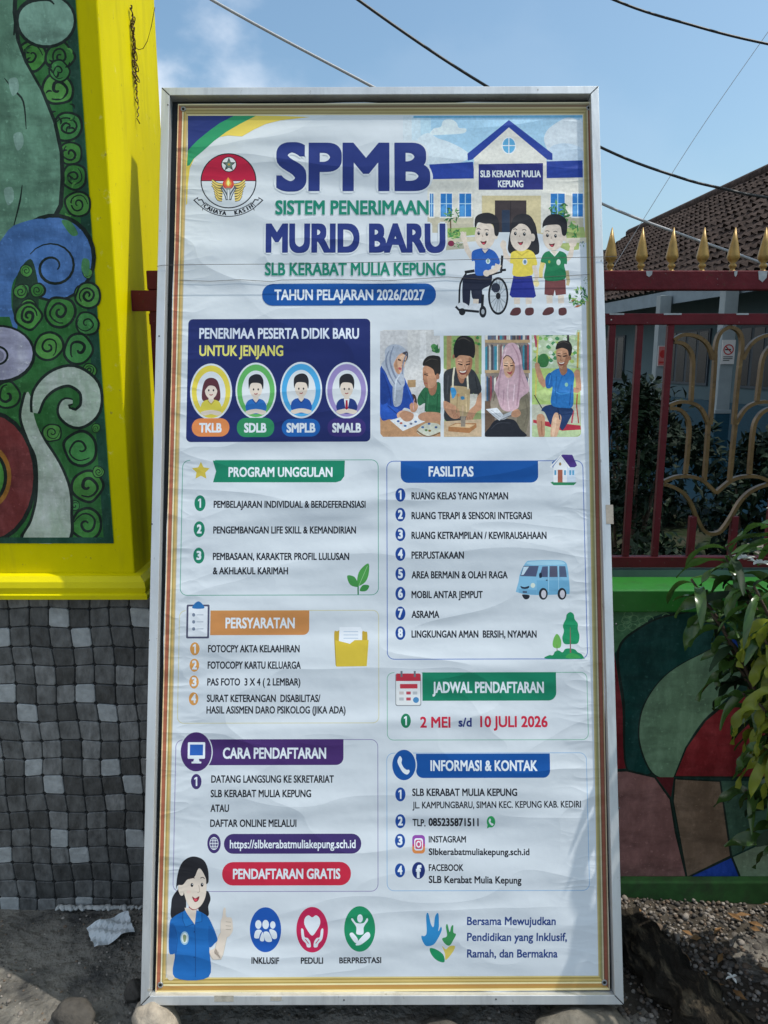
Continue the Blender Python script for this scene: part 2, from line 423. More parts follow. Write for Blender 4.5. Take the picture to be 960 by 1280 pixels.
# mural
OUT = '18261f'
mu = Art(lambda x, y: (lambda p: (p.x, p.z))(atY(x, y, PY0)), paint, .002)
mu.raw([(-1.69, 1.164), (-.758, 1.164), (-.758, 3.25), (-1.69, 3.25)], '2f6b33')
mu.frame(0, 0, 3.368)
mu.raw([(-.785, 1.17), (-.760, 1.17), (-.760, 3.25), (-.785, 3.25)], '1f4a38')
def swirl(cx, cy, r, col, turns=1.6, a0=90, dk=OUT, wd=None, sgn=1):
    wob = [random.uniform(.9, 1.1) for _ in range(9)]
    for m_, c_ in ((1.16, dk), (.97, col)): mu.blob([(cx+r*m_*wob[k]*math.cos(k*.698), cy+r*m_*wob[k]*math.sin(k*.698)) for k in range(9)], c_, 4)
    n = 26; turns = random.uniform(1.0, 1.8); wd = r*random.uniform(.12, .24); ex = random.uniform(.85, 1.1); w0 = random.uniform(0, 6); pts = [(cx + r*(.82 - .70*k/n)*(1+.08*math.sin(k*.9+w0))*ex*math.cos(R(a0 + sgn*360*turns*k/n)), cy + r*(.82 - .70*k/n)*(1+.06*math.sin(k*.7+w0*2))*math.sin(R(a0 + sgn*360*turns*k/n))) for k in range(n+1)]
    mu.line(pts, [ (wd or r*.16)*.5, (wd or r*.16), (wd or r*.16)*1.2, (wd or r*.16)*.7], dk)
GR = ['4a8a3c', '3f8038', '559244', '478a48']
for i, (x, y, r) in enumerate([(135, 235, 62), (255, 240, 55), (245, 375, 62), (285, 535, 56), (298, 648, 44), (312, 745, 48), (330, 860, 52), (250, 300, 40)]):
    swirl(x, y, r, GR[i % 4], a0=60*i, sgn=1 if i % 2 else -1)
for k in range(60):
    y = random.uniform(160, 900); x = random.uniform(110, 285 + y*.05); a = random.uniform(0, 6.3)
    mu.line([(x+18*math.cos(a+t), y+18*math.sin(a+t)) for t in (0, .6, 1.2, 1.8)], [3, 8, 9, 3], random.choice([OUT, OUT, '2a5a30', '5a9a48']), 3)
body = [(-700, -900), (60, -900), (75, -200), (62, 60), (78, 180), (112, 270), (180, 390), (232, 520), (260, 650), (264, 760), (256, 870), (225, 930), (120, 960), (40, 1010), (-60, 1150), (-700, 1200)]
mu.poly([(x+10, y) if x > 0 else (x, y) for x, y in body], OUT); mu.poly([(x-8, y-8) if x > 0 else (x, y) for x, y in body], '6c9479')
mu.ell(196, 90, 128, 116, OUT); mu.ell(196, 88, 116, 104, '83a892')
mu.line([(60, 150), (75, 60), (120, 10), (200, 0), (230, 20)], [6, 16, 18, 12, 5], OUT, 4)
mu.line([(20, 330), (60, 380), (100, 430), (112, 545)], [3, 9, 8, 3], OUT, 4)
mu.line([(95, 780), (85, 850), (60, 950)], [3, 8, 4], OUT, 4)
for x, y in ((60, 370), (80, 600), (40, 830), (-30, 480)):
    mu.blob([(x-22, y-30), (x+12, y-40), (x+20, y+8), (x-6, y+34)], '8fae9c')
# blue wave
mu.ell(228, 1085, 178, 186, OUT); mu.ell(228, 1088, 160, 172, '4f78b0')
mu.blob([(-700, 1010), (-100, 1060), (60, 950), (200, 930), (150, 1080), (60, 1180), (50, 1290), (60, 1400), (-200, 1480), (-700, 1500)], '4f78b0')
mu.blob([(70, 1170), (130, 1090), (160, 1180), (165, 1260), (150, 1330), (60, 1330)], '1f3d28')
for x, y, r in ((112, 1140, 24), (95, 1225, 30), (165, 1220, 26), (120, 1290, 30), (258, 1290, 36), (350, 1240, 34), (370, 1150, 20)): swirl(x, y, r, GR[int(x) % 4], a0=x)
n = 30; mu.line([(225 + (112 - 92*k/n)*math.cos(R(-150+540*k/n)), 1125 + (108 - 88*k/n)*math.sin(R(-150+540*k/n))) for k in range(n+1)], [4, 10, 13, 10, 6], OUT)
mu.blob([(260, 930), (300, 935), (330, 985), (300, 990)], '4b8552'); mu.blob([(350, 1090), (378, 1100), (372, 1160), (345, 1140)], '4b8552')
# lower half
mu.frame(0, 360, 3.2)
mu.poly([(-700, 120), (40, 115), (60, 180), (140, 300), (100, 420), (90, 520), (-700, 520)], '2f6b33')
for i, (x, y, r) in enumerate([(115, 112, 50), (240, 95, 56), (352, 30, 46), (348, 142, 44), (85, 15, 26), (150, 10, 26), (195, 235, 52), (318, 245, 54), (360, 330, 26), (30, 430, 50), (210, 578, 34), (322, 642, 62), (352, 790, 58), (347, 945, 58), (395, 735, 22), (300, 870, 18), (385, 560, 16)]):
    swirl(x, y, r, GR[i % 4], a0=70*i, sgn=1 if i % 3 else -1)
mu.ell(-2, 265, 146, 118, OUT); mu.ell(-2, 262, 134, 106, 'b4b0c6'); mu.ring(-10, 270, 46, 40, 9, OUT); mu.ell(-8, 272, 26, 24, '8a8798')
mu.ell(-45, 755, 196, 268, OUT); mu.ell(-45, 755, 180, 250, '7a3432'); mu.ell(-45, 755, 92, 128, 'a8702c'); mu.ell(-45, 755, 76, 106, OUT); mu.ell(-45, 755, 62, 92, '4f8f3e')
stem = [(112, 415), (98, 450), (88, 520), (118, 610), (150, 690), (152, 830), (130, 930), (100, 1010), (265, 1010), (282, 900), (275, 800), (235, 700), (172, 600), (140, 520), (128, 450)]
mu.blob([(x + (12 if x > 160 else -12), y) for x, y in stem], OUT); mu.blob(stem, 'b6c6ae')
hook = [(142, 500), (160, 425), (215, 370), (290, 352), (358, 400), (362, 480), (312, 522), (262, 498), (262, 460), (292, 455)]
mu.line(hook, [40, 70, 86, 96, 98, 96, 90, 70, 46, 24], OUT, 5); mu.line(hook, [18, 48, 62, 72, 74, 72, 66, 48, 28, 12], 'b3c5ad', 5)
mu.raw([(-1.69, 1.155), (-.758, 1.155), (-.758, 1.172), (-1.69, 1.172)], '1f4a38')
ML = lambda p, Y: Matrix(((1, 0, 0, -p.location.x), (0, 0, -1, Y-p.location.y), (0, 1, 0, -p.location.z), (0, 0, 0, 1)))
mu.build('mural', pillar, ML(pillar, PY0))
# cobble tiles: each cobble a slightly raised, crooked little block
STONES = [mat('tile_stone', (k*1.03, k*1.03, k), rough=.42, spec=.4, var=.5, scale=38, bump=.004, bscale=90, stretch=(1, 1, .55)) for k in (.085, .13, .18, .06, .105)]
STONE_L = mat('pale_tile_stone', (.36, .37, .365), rough=.5, spec=.3, var=.25, scale=35, bump=.003, bscale=70)
m_grout = mat('tile_grout', (.022, .022, .022), rough=.9, var=.2)
b = MB(); TX1 = -.662
b.box((PX0-.03, PY0+.004, -.1), (TX1-.004, PY1+.02, 1.003), m_grout)
cell = .0585
random.seed(3)
def warp(i, j):
    return (.0035*math.sin(j*1.57+i*.4) + .0018*math.sin(i*2.1+j), .0035*math.sin(i*1.57+j*.7) + .0016*math.cos(j*2.3))
def cobbles(x_of, count, facing):
    for j in range(18):
        for i in range(count):
            pts = []
            for (a, c) in ((i, j), (i+1, j), (i+1, j+1), (i, j+1)):
                dx, dz = warp(a, c); pts.append(((a*cell+dx), min(1.0, c*cell+dz-.03)))
            if min(p[1] for p in pts) > .985: continue
            cx = sum(p[0] for p in pts)/4; cz = sum(p[1] for p in pts)/4
            def ins(k, dpt):
                return [(cx+(p[0]-cx)*k, cz+(p[1]-cz)*k, dpt) for p in pts]
            def rnd(q):   # cut the corners
                o = []
                for t in range(4):
                    p0, p1, p2 = q[t-1], q[t], q[(t+1) % 4]
                    o.append(tuple(p1[k]*.90+p0[k]*.10 for k in range(3))); o.append(tuple(p1[k]*.90+p2[k]*.10 for k in range(3)))
                return o
            r0 = rnd(ins(.965, 0)); r1 = rnd(ins(.94, .0028)); r2 = rnd(ins(.885, .004))
            pale = ((i*4+j*3) % 16 == 0) or ((i*4+j*7) % 16 == 5)
            m = STONE_L if pale else random.choice(STONES)
            vs = [x_of(*p) for p in r0+r1+r2]
            fs = [(k, (k+1) % 8, 8+(k+1) % 8, 8+k) for k in range(8)] + [(8+k, 8+(k+1) % 8, 16+(k+1) % 8, 16+k) for k in range(8)] + [tuple(range(16, 24))]
            b.add(vs, fs, m)
cobbles(lambda x, z, d: (TX1-.004-x, PY0+.004-d, z), 19, 0)
cobbles(lambda x, z, d: (TX1-.004+d, PY0+.01+x, z), 9, 1)
b.build('cobble_tiles', pillar)
m_mortar = mat('pale_mortar', (.42, .43, .42), rough=.9, var=.25, scale=40, bump=.004, bscale=90)

# ------------------------------------------------------------------ green wall
m_green = mat('green_paint', (.02, .145, .018), rough=.4, spec=.45, var=.12, scale=6, bump=.0012, bscale=30)
m_green3 = mat('weathered_green_paint', (.05, .15, .04), rough=.8, var=.3, scale=14)
m_green2 = mat('dull_green_paint', (.10, .17, .13), rough=.8, var=.2, scale=8)
weather(m_green, [(18, (1, 1, .5), .52, .70, .45, (.03, .07, .02), 7), (60, (1, 1, 1), .64, .72, .5, (.16, .25, .14), 4)])
weather(m_green3, [(12, (1, 1, 1), .46, .66, .6, (.05, .06, .035), 7)])
WY = 2.12
wall = thing('mural_wall', 'low wall with bright green coping and a mural of teal, red and brown patches', 'wall', (.9, 2.24, 0))
b = MB(); b.box((-.658, WY, -.2), (2.6, 2.36, .956), m_green2); b.build('wall_body', wall)
b = MB(); b.box((-.658, WY-.035, .956), (2.6, 2.225, 1.022), m_green); b.build('coping', wall, .004)
b = MB(); b.box((-.658, 2.226, .957), (2.6, 2.37, 1.043), m_green2); b.build('gate_kerb', wall, .003)
b = MB(); b.box((-.658, WY-.03, -.2), (2.6, WY-.001, .092), m_green3); b.build('plinth', wall, .006)
wm = Art(lambda x, y: (lambda p: (p.x, p.z))(atY(x, y, WY)), lambda h: paint(h, 1.3), .002).frame(740, 640, 2)
wm.raw([(-.65, .093), (2.58, .093), (2.58, .954), (-.65, .954)], '1b3a33')
wm.poly([(-200, 240), (220, 240), (150, 262), (90, 310), (50, 360), (-200, 420)], '4c7550')
for k in range(16):
    x = random.uniform(60, 200); y = random.uniform(255, 300)
    wm.ring(x, y, 12, 9, 2, '6d9468', 12)
wm.poly([(-200, 420), (55, 350), (80, 520), (85, 640), (-200, 660)], '7a2126')
wm.blob([(62, 345), (120, 285), (200, 254), (330, 246), (390, 330), (300, 420), (200, 500), (160, 600), (150, 660), (85, 645), (75, 480)], OUT)
wm.blob([(68, 348), (122, 290), (200, 259), (328, 251), (380, 330), (300, 415), (195, 500), (150, 600), (145, 652), (88, 640), (82, 480)], '12403a')
wm.poly([(330, 250), (760, 250), (760, 330), (340, 335)], '1f4a2f')
wm.poly([(340, 318), (392, 316), (385, 380), (362, 425), (345, 390)], '1e449c')
lens = [(352, 330), (262, 360), (182, 410), (132, 480), (118, 550), (130, 610), (158, 656), (205, 660), (232, 590), (278, 520), (332, 470), (372, 420)]
wm.blob([(190+(x-190)*1.03-2, 500+(y-500)*1.02) for x, y in lens], OUT); wm.blob(lens, '6d8a6c')
wm.poly([(203, 662), (232, 588), (280, 518), (340, 468), (400, 440), (760, 440), (760, 668)], OUT); wm.poly([(208, 659), (237, 588), (284, 522), (343, 473), (402, 446), (760, 446), (760, 662)], '84262a')
wm.poly([(-200, 655), (85, 642), (158, 660), (198, 716), (212, 800), (240, 915), (238, 950), (-200, 940)], OUT)
wm.poly([(-200, 660), (86, 648), (155, 664), (193, 718), (206, 800), (234, 915), (233, 946), (84, 930), (-200, 930)], '8d625c')
wm.poly([(160, 662), (204, 662), (197, 712)], '5e2024')
wm.poly([(204, 664), (322, 670), (350, 862), (236, 915), (200, 720)], OUT); wm.poly([(208, 668), (318, 674), (344, 858), (238, 910), (204, 722)], '7c6552')
wm.poly([(236, 914), (350, 858), (386, 952), (236, 952)], OUT); wm.poly([(240, 914), (347, 864), (381, 948), (240, 948)], '1d429e')
wm.poly([(352, 862), (430, 826), (760, 800), (760, 950), (388, 950)], '85977c')
wm.poly([(322, 672), (760, 668), (760, 800), (428, 822), (350, 858)], '41604e')
wm.build('mural', wall, ML(wall, WY))

# ------------------------------------------------------------------ red gate
m_red = mat('red_paint', (.105, .009, .014), rough=.5, spec=.22, var=.18, scale=18, bump=.0012, bscale=60)
m_chip = mat('bare_undercoat', (.34, .36, .37), rough=.8, var=.2, scale=60)
m_gold = mat('gold_paint', (.27, .165, .04), rough=.4, spec=.5, metal=.35, var=.18, scale=40)
m_bronze = weather(mat('bronze_paint', (.13, .078, .03), rough=.40, spec=.4, metal=.35, var=.3, scale=30), [(50, (1, 1, 1), .56, .68, .7, (.05, .03, .016), 5), (90, (1, 1, 1), .62, .70, .6, (.30, .21, .09), 4)])
weather(m_red, [(40, (1, 1, 1), .60, .68, .7, (.07, .03, .018), 5), (9, (1, 1, 1), .5, .7, .4, (.055, .008, .01), 6), (120, (1, 1, 1), .68, .74, .6, (.22, .20, .20), 3)])
GY = 2.22
gate = thing('iron_gate', 'dark red iron gate with golden spear tips and curved bronze scrollwork behind the signboard', 'gate', (.6, GY+.02, 1.05))
GX0, GX1 = -.66, 2.5
b = MB(); b.box((-.657, GY+.001, 1.051), (-.617, GY+.036, 1.8505), m_red); b.build('stile', gate, .002)
b = MB(); b.box((-.704, GY-.006, 1.793), (-.600, GY+.0005, 1.8495), m_red); b.build('hinge_plate', gate, .002)
b = MB(); b.box((-.66, GY, 1.851), (GX1, GY+.04, 1.903), m_red); top_rail = b.build('top_rail', gate, .003)
for (x, wd, dp) in ((.735, .018, .016), (.975, .009, .016), (1.05, .026, .03), (1.118, .012, .032), (1.155, .016, .035)):
    b = MB(); q = [(x-wd/2, 1.9015), (x+wd/2, 1.9015), (x+wd*.45, 1.9015-dp*.6), (x+wd*.05, 1.9015-dp), (x-wd*.35, 1.9015-dp*.75)]
    b.add([(px, GY-.0012, pz) for px, pz in q] + [(px, GY+.002, pz) for px, pz in q], [tuple(range(4, -1, -1))] + [(k, (k+1) % 5, 5+(k+1) % 5, 5+k) for k in range(5)], m_chip); b.build('paint_chip', gate)
for k in range(10):
    x = .65 + .17*k + random.uniform(-.05, .05)
    b = MB(); b.box((x, GY+.001, 1.7835), (x+random.uniform(.01, .05), GY+.026, 1.7881), m_chip); b.build('paint_chip', gate)
b = MB(); b.box((GX0, GY+.002, 1.757), (GX1, GY+.028, 1.7875), m_red); b.build('upper_frame_bar', gate, .002)
b = MB(); b.box((GX0, GY+.002, 1.050), (GX1, GY+.028, 1.083), m_red); b.build('lower_frame_bar', gate, .002)
barx = [-.52, -.43, -.34, -.18, -.09, 0, .09, .23, .32, .48, .57, .645, .723, .810, 1.147, 1.235, 1.322, 1.70, 1.79, 1.88, 1.97, 2.2, 2.3, 2.4]
for x in barx:
    b = MB(); b.box((x-.009, GY+.006, 1.0835), (x+.009, GY+.024, 1.7565), m_red); b.build('bar', gate, .0015)
k = 0; x = .645
SP = (803-765)/F*2.16
fx = []
xx = atY(765, 338, GY).x
while xx > -.62: fx.append(xx); xx -= SP
xx = atY(765, 338, GY).x + SP
while xx < 2.4: fx.append(xx); xx += SP
for xx in sorted(fx):
    b = MB(); b.lathe((xx, GY+.02, 1.9032), [(.012, 0), (.007, .003), (.0068, .007), (.0105, .012), (.0105, .016), (.0065, .021), (.0135, .029), (.0172, .037), (.0165, .043), (.0105, .074), (.0012, .116)], m_gold, 14); b.build('spear_tip', gate)
# scrollwork, one ornament drawn as its left half and mirrored
def q(x, y): p = atY(740+x/2.37, 180+y/2.37, GY); return (p.x, p.z)
halves = [
 [(245, 580), (270, 566), (300, 566), (330, 578), (350, 600), (363, 638)],
 [(247, 586), (275, 592), (295, 612), (303, 642), (301, 700), (298, 762)],
 [(405, 541), (385, 552), (372, 575), (366, 610), (365, 640), (359, 730), (351, 832)],
 [(232, 776), (262, 765), (300, 768), (330, 788), (350, 832)],
 [(350, 832), (345, 910), (338, 1000)],
 [(234, 783), (262, 787), (283, 805), (293, 838), (289, 910), (282, 980)],
 [(217, 1003), (255, 988), (300, 988), (335, 1000), (376, 1036)],
 [(217, 1010), (245, 1018), (275, 1036), (298, 1066), (316, 1110), (335, 1144), (360, 1156), (380, 1158)]]
def smooth(pts, k=5):
    o = []
    for i in range(len(pts)-1):
        p0 = pts[max(i-1, 0)]; p1 = pts[i]; p2 = pts[i+1]; p3 = pts[min(i+2, len(pts)-1)]
        for j in range(k):
            t = j/k; o.append(tuple(.5*(2*p1[a]+(p2[a]-p0[a])*t+(2*p0[a]-5*p1[a]+4*p2[a]-p3[a])*t*t+(3*p1[a]-p0[a]-3*p2[a]+p3[a])*t**3) for a in (0, 1)))
    return o + [pts[-1]]
AX = .978
for shift in (0, .55, -1.0):
    for h in halves:
        pts = smooth([q(*p) for p in h]); kk_ = halves.index(h)
        if kk_ in (2, 6, 7): a0 = pts[0 if kk_ == 2 else -1][0]; pts = [(x + (AX-a0)*max(0, 1-abs(x-a0)/.05), z) for x, z in pts]
        # square the drawing up about the ornament's own axis
        for sgn in (1, -1):
            pp = [(AX + shift + sgn*(x-AX), z) for x, z in pts]
            b = MB(); yo = .0007*kk_ + (.0003 if sgn < 0 else 0); b.strip(pp, .0098, GY+.003+yo, GY+.019+yo, m_bronze); b.build('scroll', gate)
    for dx in (-.062, .062):
        b = MB(); b.box((AX+shift+dx-.01, GY+.006, 1.0836), (AX+shift+dx+.01, GY+.024, 1.205), m_red); b.build('short_bar', gate, .0015)

# ------------------------------------------------------------------ school house beyond the gate
random.seed(11)
m_tile = mat('roof_tile', (.05, .036, .031), rough=.9, spec=.12, var=.65, scale=9, bump=.006, bscale=25)
m_fascia = mat('grey_fascia', (.19, .24, .27), rough=.8, var=.12, scale=5)
m_wallp = mat('pale_teal_wall', (.085, .13, .145), rough=.85, var=.08, scale=3)
m_teal = mat('teal_wall', (.007, .05, .078), rough=.6, var=.2, scale=10, stretch=(1, 1, 6))
m_post = mat('white_post_paint', (.26, .30, .31), rough=.7, var=.1, scale=6)
m_glass = mat('dark_glass', (.006, .008, .011), rough=.25, spec=.25, var=0)
m_frame = mat('dark_window_frame', (.03, .045, .06), rough=.5, var=.1)
m_ceil = mat('porch_ceiling', (.10, .15, .16), rough=.9, var=.1)
house = thing('school_house', 'tile roofed school house with teal walls and a shady porch beyond the gate', 'house', (6, 13, 0))
EZ = 2.70
def eave(t):   # t along the front, 0 near .. 1 far
    return Vector((4.75 - 1.30*t, 7 + 15*t, EZ))
def ridge(t):
    return Vector((7.30 - .62*t, 7 + 15*t, 5.0))
b = MB(); NU, NV = 300, 17
nrm = (eave(1)-eave(0)).cross(ridge(0)-eave(0)).normalized()
if nrm.z < 0: nrm = -nrm
vs = []; fs = []
for v in range(NV):
    for e in (0, 1):
        s = (v + e) / NV
        for u in range(NU+1):
            t = u/NU; off = .028*math.sin(u*math.pi/2 + (v % 2)*.0) + (.045 if e == 0 else .0) + random.uniform(-.016, .016)
            vs.append(eave(t).lerp(ridge(t), max(0, s - (.012 if e == 0 else 0))) + nrm*off)
row = NU+1
for v in range(NV*2-1):
    for u in range(NU): fs.append((v*row+u, v*row+u+1, (v+1)*row+u+1, (v+1)*row+u))
b.add(vs, fs, m_tile)
far = [eave(0)+Vector((8, 0, 0)), eave(1)+Vector((8, 0, 0))]
b.add([ridge(0), ridge(1), far[1], far[0]], [(0, 1, 2, 3)], m_tile)
b.tube([ridge(0)+Vector((0, 0, .03)), ridge(1)+Vector((0, 0, .03))], .11, m_tile, 8)
b.build('roof', house)
b = MB()
fa = [(eave(t) + Vector((-.02, 0, d))) for t in (0, 1) for d in (-.02, -.22)]
fb = [p + Vector((.05, 0, 0)) for p in fa]
b.add(fa + fb, [(0, 2, 3, 1), (4, 5, 7, 6), (1, 3, 7, 5), (0, 4, 6, 2), (0, 1, 5, 4), (2, 6, 7, 3)], m_fascia); b.build('fascia', house)
b = MB(); c = [eave(0)+Vector((.03, 0, -.10)), eave(1)+Vector((.03, 0, -.10)), eave(1)+Vector((1.2, 0, -.06)), eave(0)+Vector((1.2, 0, -.06))]
b.add(c + [p+Vector((0, 0, .03)) for p in c], [(0, 1, 2, 3), (7, 6, 5, 4), (0, 3, 7, 4), (1, 0, 4, 5), (2, 1, 5, 6), (3, 2, 6, 7)], m_ceil); b.build('porch_ceiling', house)
def wx(t): return eave(t).x + .95
b = MB()
def slab(t0, t1, z0, z1, th, m, dx=0):
    p = [(wx(t0)+dx, 7+15*t0), (wx(t1)+dx, 7+15*t1)]
    vs = [(x, y, z) for z in (z0, z1) for x, y in p] + [(x+th, y, z) for z in (z0, z1) for x, y in p]
    b.add(vs, [(0, 1, 3, 2), (4, 6, 7, 5), (2, 3, 7, 6), (0, 4, 5, 1), (0, 2, 6, 4), (1, 5, 7, 3)], m)
slab(0, 1, 1.02, 2.64, .2, m_wallp); b.build('wall', house)
b = MB(); slab(0, 1, -.1, 1.018, .25, m_teal, -.03); b.build('dado', house)
b = MB(); b.box((4.5, 21.95, 0), (12, 22.1, 4.6), m_wallp); b.build('end_wall', house)
b = MB(); b.box((3.3, 6.9, -.1), (6.0, 22.3, .18), m_teal); b.build('porch_floor', house)
def window(t0, t1):
    global b
    b = MB(); slab(t0, t1, 1.25, 2.15, .03, m_frame, -.03); f = b.build('window', house)
    nn = 4
    for k in range(nn):
        a = t0 + (t1-t0)*(k+.12)/nn; c2 = t0 + (t1-t0)*(k+.88)/nn
        b = MB(); slab(a, c2, 1.29, 2.11, .012, m_glass, -.036); b.build('pane', f)
for t0, t1 in ((.05, .16), (.22, .31), (.37, .47), (.60, .70), (.78, .88)): window(t0, t1)
def post_at(px, X):
    d = ray(px, 450); return 7, EYE + d*(X/d.x)
for px, X in ((905, 4.35), (825, 4.2)):
    p = post_at(px, X)[1]; s = .085
    b = MB(); b.box((p.x-s, p.y-s, 1.02), (p.x+s, p.y+s, EZ-.1), m_post); b.box((p.x-s-.02, p.y-s-.02, .98), (p.x+s+.02, p.y+s+.02, 1.03), m_post)
    b.box((p.x-s-.01, p.y-s-.01, .0), (p.x+s+.01, p.y+s+.01, .98), m_teal); b.build('post', house, .006)
POST1 = post_at(905, 4.35)[1]; POST2 = post_at(825, 4.2)[1]
# signs on the posts
m_signw = mat('sign_white', (.62, .60, .58), rough=.5, var=.03); m_signr = mat('sign_red', (.45, .03, .03), rough=.5, var=.05); m_signk = mat('sign_black', (.02, .02, .02), rough=.5, var=0); m_signp = mat('sign_pink', (.55, .16, .15), rough=.5, var=.05)
def plate(p, wd, ht, z, m, d=.0):
    bb = MB(); bb.box((p.x-wd/2, p.y-.095-.012-d, z-ht/2), (p.x+wd/2, p.y-.095-d, z+ht/2), m); return bb
z1 = atY(903, 440, POST1.y-.1).z
sg = thing('warning_sign', 'white no-smoking sign with red ring on the nearer porch post', 'sign', (POST1.x, POST1.y-.1, z1))
plate(POST1, .165, .30, z1, m_signw).build('plate', sg)
a = Art(lambda x, y: (x, y), lambda h: {'r': m_signr, 'k': m_signk, 'w': m_signw}[h], 0)
a.ring(0, .03, .066, .066, .014, 'r', 28); a.raw([(-.045, .022), (.03, .022), (.03, .038), (-.045, .038)], 'k'); a.line([(-.044, .074), (.044, -.014)], .014, 'r')
for k in range(3): a.raw([(-.06, -.065-.022*k), (.06 if k < 2 else .02, -.065-.022*k), (.06 if k < 2 else .02, -.055-.022*k), (-.06, -.055-.022*k)], 'k')
for i in range(len(a.v)): x, y, z = a.v[i]; a.v[i] = (x, y, z*40)
a.build('symbol', sg, Matrix(((1, 0, 0, 0), (0, 0, -1, -.0085), (0, 1, 0, 0), (0, 0, 0, 1))))
z2 = atY(825, 445, POST2.y-.1).z
sg = thing('warning_sign', 'small pink and red notice on the farther porch post', 'sign', (POST2.x, POST2.y-.1, z2))
plate(POST2, .15, .30, z2, m_signw).build('plate', sg)
a = Art(lambda x, y: (x, y), lambda h: {'r': m_signr, 'p': m_signp}[h], 0)
a.raw([(-.065, -.14), (.065, -.14), (.065, .14), (-.065, .14)], 'p'); a.ell(0, .03, .05, .06, 'r', 16); a.raw([(-.05, -.11), (.05, -.11), (.05, -.08), (-.05, -.08)], 'r')
for i in range(len(a.v)): x, y, z = a.v[i]; a.v[i] = (x, y, z*40)
a.build('symbol', sg, Matrix(((1, 0, 0, 0), (0, 0, -1, -.0085), (0, 1, 0, 0), (0, 0, 0, 1))))

# ------------------------------------------------------------------ plants
m_bark = mat('bark', (.07, .05, .035), rough=.95, var=.4, scale=30, bump=.01, bscale=60)
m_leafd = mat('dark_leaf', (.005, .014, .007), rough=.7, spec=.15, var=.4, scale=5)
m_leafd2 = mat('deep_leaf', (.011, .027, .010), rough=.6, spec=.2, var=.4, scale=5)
m_leafm = mat('glossy_leaf', (.045, .10, .02), rough=.27, spec=.55, var=.35, scale=9, trans=.25)
m_leafy = mat('olive_leaf', (.21, .25, .026), rough=.36, spec=.45, var=.35, scale=9, trans=.4)
def simple_leaf(mb, p, d, L, W, m, roll):
    d = d.normalized(); sd = d.cross(Vector((0, 0, 1)))
    if sd.length < .05: sd = Vector((1, 0, 0))
    sd.normalize(); u = sd.cross(d); sd = sd*math.cos(roll) + u*math.sin(roll); u = sd.cross(d)
    mid = p + d*L*.5
    vs = [p, mid - sd*W*.5 + u*W*.12, p + d*L - u*L*.12, mid + sd*W*.5 + u*W*.12, mid]
    mb.add(vs, [(0, 1, 4), (1, 2, 4), (2, 3, 4), (3, 0, 4)], m)
def rdir():
    while True:
        v = Vector((random.uniform(-1, 1), random.uniform(-1, 1), random.uniform(-1, 1)))
        if .05 < v.length < 1: return v.normalized()
def bush(name, label, cat, loc, rad, h, n, size, mats, group=None, cone=False, stems=5):
    t = thing(name, label, cat, loc, group)
    L = Vector(loc); mb = MB()
    for k in range(stems):
        a = 2*math.pi*k/stems + random.random(); top = L + Vector((math.cos(a)*rad*.5, math.sin(a)*rad*.5, h*random.uniform(.55, .85)))
        mb.tube([L + Vector((math.cos(a)*.04, math.sin(a)*.04, -.05)), L.lerp(top, .5) + rdir()*.05, top], [.022, .015, .006], m_bark, 6)
    mb.build('stems', t)
    mb = MB()
    clumps = []
    for k in range(max(10, n//60)):
        z = random.uniform(.08, 1)
        r = rad * ((1.05 - z) if cone else math.sqrt(max(.05, 1-(2*z-1)**2*.85)))
        a = random.uniform(0, 6.283); rr = r*math.sqrt(random.uniform(.2, 1))
        clumps.append((L + Vector((math.cos(a)*rr, math.sin(a)*rr, z*h)), random.choice(mats)))
    cs = rad*.30
    for k in range(n):
        c, m = random.choice(clumps)
        p = c + rdir()*cs*random.random()**.5
        p.z = max(.03, p.z)
        simple_leaf(mb, p, (rdir() + Vector((0, 0, -.2)) + (p-L-Vector((0, 0, h*.5)))*.4), size*random.uniform(.6, 1.3), size*.45, m, random.uniform(-.8, .8))
    mb.build('foliage', t); return t
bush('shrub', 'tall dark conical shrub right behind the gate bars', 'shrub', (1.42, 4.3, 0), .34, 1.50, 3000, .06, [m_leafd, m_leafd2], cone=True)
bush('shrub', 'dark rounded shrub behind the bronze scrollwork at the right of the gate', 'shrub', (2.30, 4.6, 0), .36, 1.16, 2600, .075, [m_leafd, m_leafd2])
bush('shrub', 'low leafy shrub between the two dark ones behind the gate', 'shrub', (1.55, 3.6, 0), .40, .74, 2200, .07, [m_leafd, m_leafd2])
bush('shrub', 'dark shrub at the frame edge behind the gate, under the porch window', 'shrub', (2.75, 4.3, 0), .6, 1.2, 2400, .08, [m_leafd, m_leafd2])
bush('shrub', 'broad dark shrub against the school house, behind the signboard edge', 'shrub', (2.5, 8.0, 0), .8, 1.35, 2600, .12, [m_leafd])
